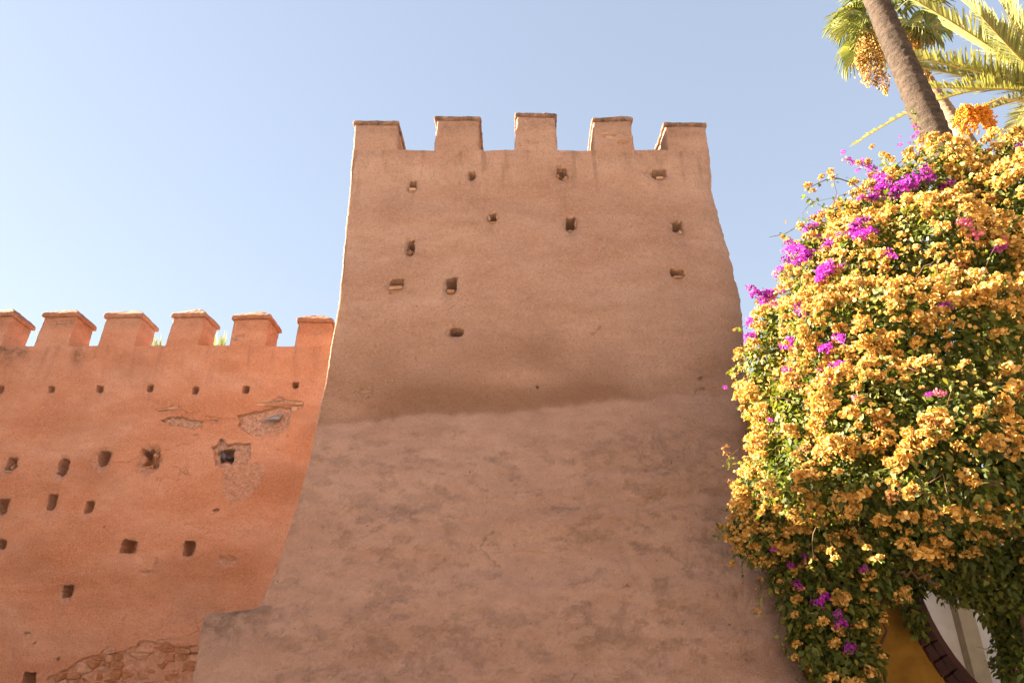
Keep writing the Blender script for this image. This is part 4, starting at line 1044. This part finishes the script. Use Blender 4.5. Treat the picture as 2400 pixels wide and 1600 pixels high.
for (sx, sy, y, s) in [(1893, 436, 5.9, 0.75), (1905, 448, 5.9, 0.6), (1948, 403, 5.9, 0.7), (1925, 415, 5.9, 0.65), (2044, 344, 5.9, 0.55), (2012, 382, 5.9, 0.6), (2035, 380, 5.9, 0.7), (2090, 375, 5.9, 0.7), (1843, 520, 6.0, .25), (1722, 773, 6.15, .3),
                       (1700, 1050, 6.4, .75), (1702, 1065, 6.4, .7), (1712, 1128, 6.4, .55), (1782, 1355, 6.5, .6), (1772, 1430, 6.5, .65), (1828, 1362, 6.5, .5), (1860, 1340, 6.3, .8), (1870, 1405, 6.3, .9), (1865, 1440, 6.4, .7), (1930, 1455, 6.3, .9), (1960, 1505, 6.3, .9), (1868, 1510, 6.4, .85), (1865, 1540, 6.4, .7), (1955, 1515, 6.3, .8), (1950, 1590, 6.3, 1.1), (2005, 1595, 6.3, .7), (1885, 1245, 6.0, 1.1), (1860, 1280, 6.1, .7), (1960, 1275, 5.9, 1.1), (1805, 1320, 6.2, 1.0), (1730, 1290, 6.2, .9), (1845, 1205, 6.0, .9), (2160, 1300, 5.2, 1.25), (2205, 1270, 5.2, 1.1), (2120, 1275, 5.2, 1.0), (2190, 1305, 5.25, .9), (2130, 1215, 5.0, 1.2), (2065, 1220, 5.2, 1.1), (2180, 1210, 5.0, .9), (2230, 1200, 4.9, 1.1), (2325, 1220, 5.0, .9), (2300, 1185, 4.9, 1.0), (2025, 1160, 5.2, 1.1)]:
    me = C_OR[int(sx) % 7] if not (1690 < sx < 1720 and sy > 1000 or sx in (1782, 1772)) else C_DR[int(sy) % 3]
    o = add('flower_cluster', me); o.location = px(sx, sy, y) if y < 5.95 and sx > 1990 or sy < 900 else surface_hit(sx, sy, 7.1); o.scale = (s, s, s); o.rotation_euler = tuple(rng.uniform(-0.5, 0.5, 3)); adopt(o, bush)

# the purple plant that grows through it
pur = thing('bougainvillea_vine', 'purple and pink flowering bougainvillea threaded through the orange one', 'plant', (3.9, 7.0, 0))
PUR = [(1989, 375, .6), (2005, 384, .7), (2029, 388, .9), (2046, 400, .9), (2060, 420, 1), (2076, 425, 1.1), (2076, 445, 1.0), (2116, 439, 1.3), (2138, 425, 1.2), (2098, 454, 1.2), (2150, 440, 1.1), (2171, 406, .9), (2180, 420, .8), (2216, 450, 1.3), (2228, 438, 1.0), (2200, 462, .7), (2062, 450, 1), (2050, 462, .8), (2045, 412, .8),
       (2007, 533, 1.1), (2036, 548, 1.0), (2014, 552, 1.0), (2025, 520, .8), (1998, 545, .8), (1913, 512, .8), (1902, 534, .9), (1925, 505, .7), (1890, 550, .7), (1873, 592, 1.2), (1888, 600, 1.1), (1862, 584, 1.0), (1880, 610, .9), (1942, 563, .9), (1949, 548, .8), (1938, 580, .9), (1940, 632, 1.2), (1934, 645, 1.1), (1924, 657, .9), (1945, 618, .9), (1967, 550, .5),
       (1785, 693, 1.1), (1771, 690, .9), (1800, 690, 1.0), (1807, 701, .8), (1815, 715, .8), (1790, 706, .8), (1818, 640, .6), (1830, 630, .6), (1845, 610, .8), (1756, 759, .6), (1757, 750, .5), (1760, 792, 1.0), (1752, 798, .6), (1876, 719, .9), (1875, 735, .7), (1847, 810, .9), (1852, 800, .7), (1934, 821, .9), (1940, 815, .7), (1967, 795, .8), (2258, 526, 1.1), (2268, 520, .7), (2282, 552, 1.0), (2349, 577, 1.0), (2340, 582, .7), (2218, 722, .8), (2080, 593, .6), (1960, 864, .8), (1972, 858, .7), (1934, 886, 1.0), (1920, 868, .6), (1847, 868, .7), (1805, 985, .4),
       (1937, 1403, 1.0), (1916, 1414, .8), (1966, 1438, .7), (1970, 1464, .9), (1978, 1460, .6), (1991, 1519, .9), (1867, 1366, .6), (1876, 1376, .5), (1854, 1325, .6), (1884, 1304, .5), (1814, 1288, .5), (2025, 1333, .6), (2390, 1578, .6), (2394, 350, .9), (2199, 921, .7), (2178, 925, .4), (2008, 936, .7), (2150, 905, .4), (1700, 908, .35), (2110, 340, .4), (2118, 360, .4), (2140, 322, .4), (2150, 312, .4), (2152, 300, .3), (2145, 332, .35), (2172, 325, .45)]
rp = np.random.default_rng(5)
PUR += [(a + int(rp.normal() * 16), b + int(rp.normal() * 14), c_ * rp.uniform(0.5, 0.9)) for a, b, c_ in PUR if b < 720 and a < 2190]
PINKS = {(2282, 552), (2349, 577), (1934, 886), (1807, 701), (1815, 715), (2008, 936), (2258, 526), (1920, 868), (1818, 640), (2199, 921)}
for q, (sx, sy, s) in enumerate(PUR):
    p = surface_hit(sx, sy, 6.0 if sy < 1000 else 7.1)
    if sx in (2110, 2118, 2140, 2150, 2152, 2145, 2172): p = px(sx, sy, 6.0)
    me = (C_PI[q % 3] if (sx, sy) in PINKS else C_PU[q % 4])
    o = add('flower_cluster', me); o.location = p; s *= 1.2; o.scale = (s, s, s * random.uniform(0.85, 1.2)); o.rotation_euler = tuple(rng.uniform(-0.6, 0.6, 3)); adopt(o, pur)
shoot(pur, [(2195, 420), (2175, 370), (2160, 330), (2148, 300), (2140, 280)], 6.05, 0.007, 14, M_LEAF, 11)
shoot(pur, [(2130, 430), (2080, 420), (2040, 395), (2000, 378), (1980, 372)], 5.95, 0.008, 16, M_LEAF, 12)
shoot(pur, [(1990, 545), (1930, 560), (1880, 600), (1820, 645)], 6.05, 0.008, 20, M_LEAF, 13)
shoot(pur, [(1900, 660), (1850, 680), (1800, 695), (1765, 690)], 6.1, 0.007, 14, M_LEAF, 14)

# ------------------------------------------------------------------ palms
def trunk_mesh(name, pts, radii, seed, ringstep=0.14, amp=0.021):
    pts = np.array(pts, float); n = max(8, int(np.linalg.norm(pts[-1] - pts[0]) / 0.035)); sides = 36
    t = np.linspace(0, 1, n); tt = np.linspace(0, 1, len(pts))
    C = np.stack([np.interp(t, tt, pts[:, q]) for q in range(3)], 1); RR = np.interp(t, tt, radii)
    a = np.linspace(0, 2 * math.pi, sides, endpoint=False)
    Z = C[:, 2]
    ca, sa = np.cos(a), np.sin(a)
    zz = Z[:, None] + 0.05 * vnoise(ca * 1.5, sa * 1.5, Z[:, None] * 1.5, seed) + 0 * ca
    saw = (zz / ringstep) % 1.0
    prof = RR[:, None] * (1 + 0.03 * vnoise(ca * 2, sa * 2, Z[:, None] * 3, seed + 1)) + amp * (saw - 0.5) * (0.6 + 0.6 * vnoise(ca * 1.2, sa * 1.2, Z[:, None] * 4, seed + 2)) + 0.006 * vnoise(ca * 9, sa * 9, Z[:, None] * 20, seed + 3)
    V = np.stack([C[:, 0:1] + prof * ca, C[:, 1:2] + prof * sa, np.repeat(Z[:, None], sides, 1)], 2).reshape(-1, 3)
    i = np.arange(n - 1)[:, None]; s = np.arange(sides)[None]
    F = np.stack([(i * sides + s).ravel(), (i * sides + (s + 1) % sides).ravel(), ((i + 1) * sides + (s + 1) % sides).ravel(), ((i + 1) * sides + s).ravel()], 1)
    return mesh_np(name, V, F)
def fan_leaf_mesh(seed, rad=0.85, n=34, spread=250, petiole=0.9, mat=None):
    """fan leaf: petiole along +y from the origin, folded segments radiating from its end"""
    rg = np.random.default_rng(seed); V = []; F = []
    v, f = tube([(0, 0, 0), (0, petiole * 0.5, 0.04), (0, petiole, 0)], [0.02, 0.015, 0.012], 5); V += [tuple(q) for q in v]; F += f
    for q in range(n):
        a = R(-spread / 2 + spread * q / (n - 1)); ln = rad * rg.uniform(0.85, 1.05) * (0.75 + 0.25 * math.cos(a / 2))
        d = np.array([math.sin(a), math.cos(a), 0]); w = np.array([math.cos(a), -math.sin(a), 0]); hw = ln * R(spread / n) * 0.5
        o = len(V); c = np.array([0, petiole, 0.0]); z = np.array([0, 0, 1.0])
        V += [tuple(c), tuple(c + d * ln * 0.62 + w * hw * 0.62 - z * 0.05 * ln + z * 0.02), tuple(c + d * ln * 0.62 - w * hw * 0.62 - z * 0.05 * ln + z * 0.02), tuple(c + d * ln * 0.62 - z * 0.05 * ln - z * 0.012),
              tuple(c + d * ln * 0.85 - z * (0.16 * ln + 0.05 * rg.uniform(0, 1)) + w * hw * 0.2), tuple(c + d * ln * 0.96 - z * (0.30 * ln + 0.12 * rg.uniform(0, 1)))]
        F += [(o, o + 3, o + 1), (o, o + 2, o + 3), (o + 3, o + 4, o + 1), (o + 3, o + 2, o + 4), (o + 1, o + 4, o + 5), (o + 4, o + 2, o + 5)]
    me = mesh_py('fan_leaf', V, F, False); me.materials.append(mat or M_FAN); return me
FANS = [fan_leaf_mesh(400 + q, rad=(0.85, 0.95, 0.75)[q]) for q in range(3)]
def orient(o, tip, up):
    t = Vector(tip).normalized(); u = Vector(up); u = (u - u.dot(t) * t).normalized(); x = t.cross(u)
    o.rotation_euler = Matrix((x, t, u)).transposed().to_euler()
def fan_crown(parent, c, n, seed, sc=1.0, el=(-50, 75)):
    rg = np.random.default_rng(seed)
    for q in range(n):
        az = q * 2.399 + rg.uniform(-0.2, 0.2); e = R(el[0] + (el[1] - el[0]) * (q / (n - 1)) ** 0.8)
        d = np.array([math.cos(az) * math.cos(e), math.sin(az) * math.cos(e), math.sin(e)])
        o = add('fan_leaf', FANS[q % 3]); o.location = np.array(c) + d * 0.1; o.scale = (sc,) * 3
        orient(o, d, (-d[0] * math.sin(e) + 0.01, -d[1] * math.sin(e), math.cos(e) + 0.15)); adopt(o, parent)
def panicle(parent, p0, p1, wid, seed, n=420, name='flower_stalk', mat=None):
    """hanging dry flower stalk: a curved stem crowded with small dry husks"""
    rg = np.random.default_rng(seed); pts = curve(p0, p1, 0.06, 10, 0.02, seed)
    V, F = tube(pts, np.linspace(0.014, 0.004, 10), 5)
    o = adopt(add(name, mesh_py(name, V, F), M_PANICLE), parent)
    A = np.array(pts); t = rg.uniform(0.15, 1, n)
    c = np.stack([np.interp(t, np.linspace(0, 1, 10), A[:, q]) for q in range(3)], 1)
    sub = 0.5 + 0.5 * vnoise(t * 9, t * 0, t * 0, seed)
    c = c + rg.normal(size=(n, 3)) * (wid * (0.35 + 0.65 * sub) * np.sin(np.clip(t, 0, 1) * 2.9))[:, None] * np.array([1, 1, 0.7]) - np.array([0, 0, 1]) * np.abs(rg.normal(size=(n, 1))) * wid * 0.6
    v, f = scatter(BT, LTRI, rand_rot(n, rg), c, rg.uniform(0.03, 0.075, n)[:, None] * np.array([[0.6, 1, 1]]))
    add('husks', mesh_np('husks', v, f), mat or M_PANICLE, o)['kind'] = 'stuff'

# tall grey trunk close by
b0 = px(2195, 327, 6.5); b1 = px(2053, 0, 6.5); sl_ = (b1 - b0) / (b1[2] - b0[2])
base = b0 - sl_ * b0[2]; topc = b0 + sl_ * (15.0 - b0[2])
pA = thing('palm_tree', 'thick grey ringed palm trunk rising out of the flowers', 'palm tree', base, 'palm trees behind the wall')
del pA['group']
adopt(add('trunk', trunk_mesh('trunk', [base - sl_ * 0.1, b0, b1, topc], [0.23, 0.17, 0.14, 0.13], 501), M_BARK), pA)
fan_crown(pA, topc, 26, 1, 1.1, (-30, 75))
# small climber on its flank
P = np.array([px(2140 + 18 * t + random.uniform(-6, 8), 255 + 60 * t, 6.28) for t in np.linspace(0, 1, 40)])
v, f = leaves(P, rng.normal(size=P.shape), 0.045, 0.3, 77); adopt(add('leaf_spray', mesh_np('leaf_spray', v, f), M_LEAF), pur)['kind'] = 'stuff'

# fan palm behind with a pale trunk
f0 = px(2262, 327, 13.0); f1 = px(2147, 153, 13.0); fc = px(2085, 42, 13.0)
fb = f0 - (f1 - f0) / (f1[2] - f0[2]) * f0[2]
pB = thing('palm_tree', 'fan palm with slim pale trunk and hanging dry flower stalks', 'palm tree', fb)
adopt(add('trunk', trunk_mesh('trunk', [fb, f0, f1, fc], [0.26, 0.185, 0.165, 0.19], 520), M_BARK2), pB)
fan_crown(pB, fc, 22, 3, 0.95, (-30, 80))
for q, (tx, ty, ux) in enumerate([(1955, 60, -1), (1935, 100, -1), (1990, 25, -1), (2140, 50, 1), (2175, 78, 1)]):
    tgt = px(tx, ty, 12.4); d = tgt - fc
    o = add('fan_leaf', FANS[q % 3]); o.location = fc + d * 0.12; o.scale = (0.95,) * 3
    orient(o, d, (0.2, -0.9, 0.3)); adopt(o, pB)
for q, (a, b, w) in enumerate([((2040, 55), (2010, 145), 0.10), ((2035, 70), (2030, 190), 0.12), ((2045, 80), (2055, 195), 0.12), ((2050, 90), (2075, 215), 0.09), ((2030, 60), (2020, 170), 0.10), ((2130, 70), (2155, 100), 0.12), ((2130, 65), (2185, 90), 0.12), ((2125, 80), (2150, 115), 0.12), ((2140, 140), (2178, 180), 0.08)]):
    panicle(pB, px(*a, 12.75), px(*b, 12.6), w * 1.5, 60 + q, 620)

# date palm with feather fronds and a bunch of orange dates
dc = px(2470, 215, 10.5); db = np.array([dc[0] + 0.3, dc[1] + 0.2, 0.0])
pC = thing('palm_tree', 'date palm with long feathery yellow green fronds and orange fruit', 'palm tree', db)
adopt(add('trunk', trunk_mesh('trunk', [db, dc], [0.3, 0.26], 540, 0.14, 0.035), M_BARK), pC)
def frond(parent, P0, P1, P2, seed, n=70, ll=0.42, up=(0, -0.3, 1)):
    """feather leaf along a quadratic curve P0 (base) - P1 (control) - P2 (tip)"""
    rg = np.random.default_rng(seed)
    P0, P1, P2 = (np.array(q, float) for q in (P0, P1, P2))
    ts = np.linspace(0, 1, 26); C = [(1 - t) ** 2 * P0 + 2 * t * (1 - t) * P1 + t * t * P2 for t in ts]
    V, F = tube(C, np.linspace(0.026, 0.005, 26), 6)
    o = adopt(add('frond', mesh_py('frond', V, F), M_RACHIS), parent)
    pos, tip, nrm, sc = [], [], [], []
    for t in np.linspace(0.12, 1.0, n):
        c = (1 - t) ** 2 * P0 + 2 * t * (1 - t) * P1 + t * t * P2
        d = 2 * (1 - t) * (P1 - P0) + 2 * t * (P2 - P1); d /= np.linalg.norm(d)
        u = np.array(up, float); u -= u @ d * d; u /= np.linalg.norm(u); s = np.cross(d, u)
        for sd in (-1, 1):
            l = ll * (0.45 + 0.55 * math.sin(min(1, t * 1.1 + 0.15) * math.pi)) * rg.uniform(0.85, 1.1)
            dr = d * (0.62 + 0.5 * t) + sd * s * (0.9 - 0.35 * t) + u * rg.uniform(0.25, 0.6) + rg.normal(size=3) * 0.09
            pos.append(c); tip.append(dr); nrm.append(u - sd * s * 0.5 + rg.normal(size=3) * 0.25); sc.append((0.034, l, l))
    TT = [(-0.35, 0, 0.0), (0.35, 0, 0.0), (0.5, 0.4, 0.0), (-0.5, 0.4, 0.0), (0.36, 0.78, -0.03), (-0.36, 0.78, -0.03), (0, 1.0, -0.08)]
    TF_ = np.array([(0, 1, 2), (0, 2, 3), (3, 2, 4), (3, 4, 5), (5, 4, 6)])
    fr = frame(np.array(tip), np.array(nrm)); m = len(TT); sc = np.array(sc)
    loc = np.array(TT)[None] * sc[:, None, :]
    Vv = np.einsum('nij,nmj->nmi', fr, loc) + np.array(pos)[:, None]
    Ff = TF_[None] + (np.arange(len(pos)) * m)[:, None, None]
    add('leaflets', mesh_np('leaflets', Vv.reshape(-1, 3), Ff.reshape(-1, 3), False), M_FROND, o)
FR = [((2300, 90), (2150, 5), 10.0, .46), ((2260, 160), (2115, 128), 9.9, .45), ((2290, 190), (2120, 148), 10.3, .40), ((2300, 205), (2170, 207), 10.2, .40), ((2250, 170), (2010, 335), 11.2, .30), ((2370, 20), (2270, -90), 10.2, .48),
      ((2340, 60), (2200, -40), 10.8, .46), ((2420, 40), (2390, -110), 9.8, .5), ((2350, 240), (2235, 285), 10.6, .34), ((2380, 130), (2300, 40), 9.5, .45), ((2400, 100), (2350, -20), 11.2, .45), ((2320, 120), (2210, 60), 11.0, .42)]
for q, (c, t, y, ll) in enumerate(FR):
    frond(pC, dc, px(*c, (y + 10.5) / 2), px(*t, y), 700 + q, 84, ll * 1.45)
for q in range(14):   # the rest of the crown, out to the right
    a = R(-80 + q * 13); e = (0.6, 0.1, 1.0)[q % 3]
    d = np.array([math.cos(a), math.sin(a), 0]); frond(pC, dc, dc + d * 1.2 + np.array([0, 0, 1.2 * e + .3]), dc + d * 2.6 + np.array([0, 0, 1.6 * e - 0.9]), 740 + q, 44, 0.42)
# fruit bunch
st = [dc + np.array([-0.1, 0, -0.1]), px(2400, 238, 9.9), px(2345, 232, 9.7), px(2300, 250, 9.6)]
V, F = tube(st, [0.03, 0.025, 0.02, 0.014], 6)
fbunch = adopt(add('fruit_bunch', mesh_py('fruit_stalk', V, F), M_RACHIS), pC)
rg = np.random.default_rng(31); pos = []; mbs = MB()
for q in range(52):
    p0 = px(2300 + rg.uniform(-50, 25), 246 + rg.uniform(-4, 10), 9.6 + rg.uniform(-0.12, 0.12))
    p1 = px(rg.uniform(2232, 2338), rg.uniform(275, 316) - 0.25 * abs(0), 9.6 + rg.uniform(-0.2, 0.2))
    cs = curve(p0, p1, 0.05, 6, 0.012, 900 + q)
    mbs.tube(cs, [0.004] * 6, 3)
    A = np.array(cs)
    for t in np.linspace(0.15, 1, 22):
        pos.append([np.interp(t, np.linspace(0, 1, 6), A[:, i]) for i in range(3)] + rg.normal(size=3) * 0.014)
bm = bmesh.new(); bmesh.ops.create_icosphere(bm, subdivisions=1, radius=1.0)
TV = np.array([v.co[:] for v in bm.verts]); TF = np.array([[v.index for v in f.verts] for f in bm.faces]); bm.free()
pos = np.array(pos)
v, f = scatter(TV * np.array([0.8, 0.8, 1.15]), TF, rand_rot(len(pos), rg), pos, (0.023 * rg.uniform(0.8, 1.2, len(pos)))[:, None])
o = add('dates', mesh_np('dates', v, f), M_DATE, fbunch); o['kind'] = 'stuff'
add('strands', mbs.mesh('strands'), M_RACHIS, fbunch)

# low palm behind the red wall, only its blade tips show in the gaps
lb = px(445, 815, 17.5)
pD = thing('palm_tree', 'low palm behind the red wall, blade tips showing between merlons', 'palm tree', (lb[0], 17.5, 0))
tc = np.array([lb[0], 17.5, lb[2] - 0.55])
adopt(add('trunk', trunk_mesh('trunk', [(lb[0], 17.5, 0), tc], [0.28, 0.24], 560), M_BARK), pD)
BLADE = [(-0.5, 0, 0), (0.5, 0, 0), (0.3, 0.6, 0.0), (-0.3, 0.6, 0.0), (0, 1, 0)]
for q, (sx0, sx1, n, tl) in enumerate([(352, 384, 9, 8), (492, 536, 11, 2)]):
    rg = np.random.default_rng(40 + q); c = px((sx0 + sx1) / 2, 850, 17.5)
    pts, tip, sc = [], [], []
    for i in range(n * 3):
        e = px(sx0 + (sx1 - sx0) * rg.uniform(0, 1), 768 + tl + rg.uniform(0, 22), 17.5 + rg.uniform(-.2, .2)); s = c + (e - c) * 0.0 + rg.normal(size=3) * 0.05
        pts.append(s); tip.append(e - s); sc.append((0.035, np.linalg.norm(e - s), 1))
    fr = frame(np.array(tip), np.tile([[0.2, -1, 0.2]], (len(pts), 1)) + rg.normal(size=(len(pts), 3)) * 0.4)
    Vv = np.einsum('nij,nmj->nmi', fr, np.array(BLADE)[None] * np.array(sc)[:, None]) + np.array(pts)[:, None]
    Ff = np.array([(0, 1, 2), (0, 2, 3), (3, 2, 4)])[None] + (np.arange(len(pts)) * 5)[:, None, None]
    o = adopt(add('fan_leaf', mesh_np('fan_leaf', Vv.reshape(-1, 3), Ff.reshape(-1, 3), False), M_FAN), pD)
    V, F = tube([tc, (tc + c) / 2 + np.array([0, 0, 0.03]), c], [0.02, 0.016, 0.012], 6); add('petiole', mesh_py('petiole', V, F), M_RACHIS, o)

print('leaves', N_LEAF, 'clusters', N_CL, 'tris', sum(len(m.loop_triangles) or len(m.polygons) for m in bpy.data.meshes))
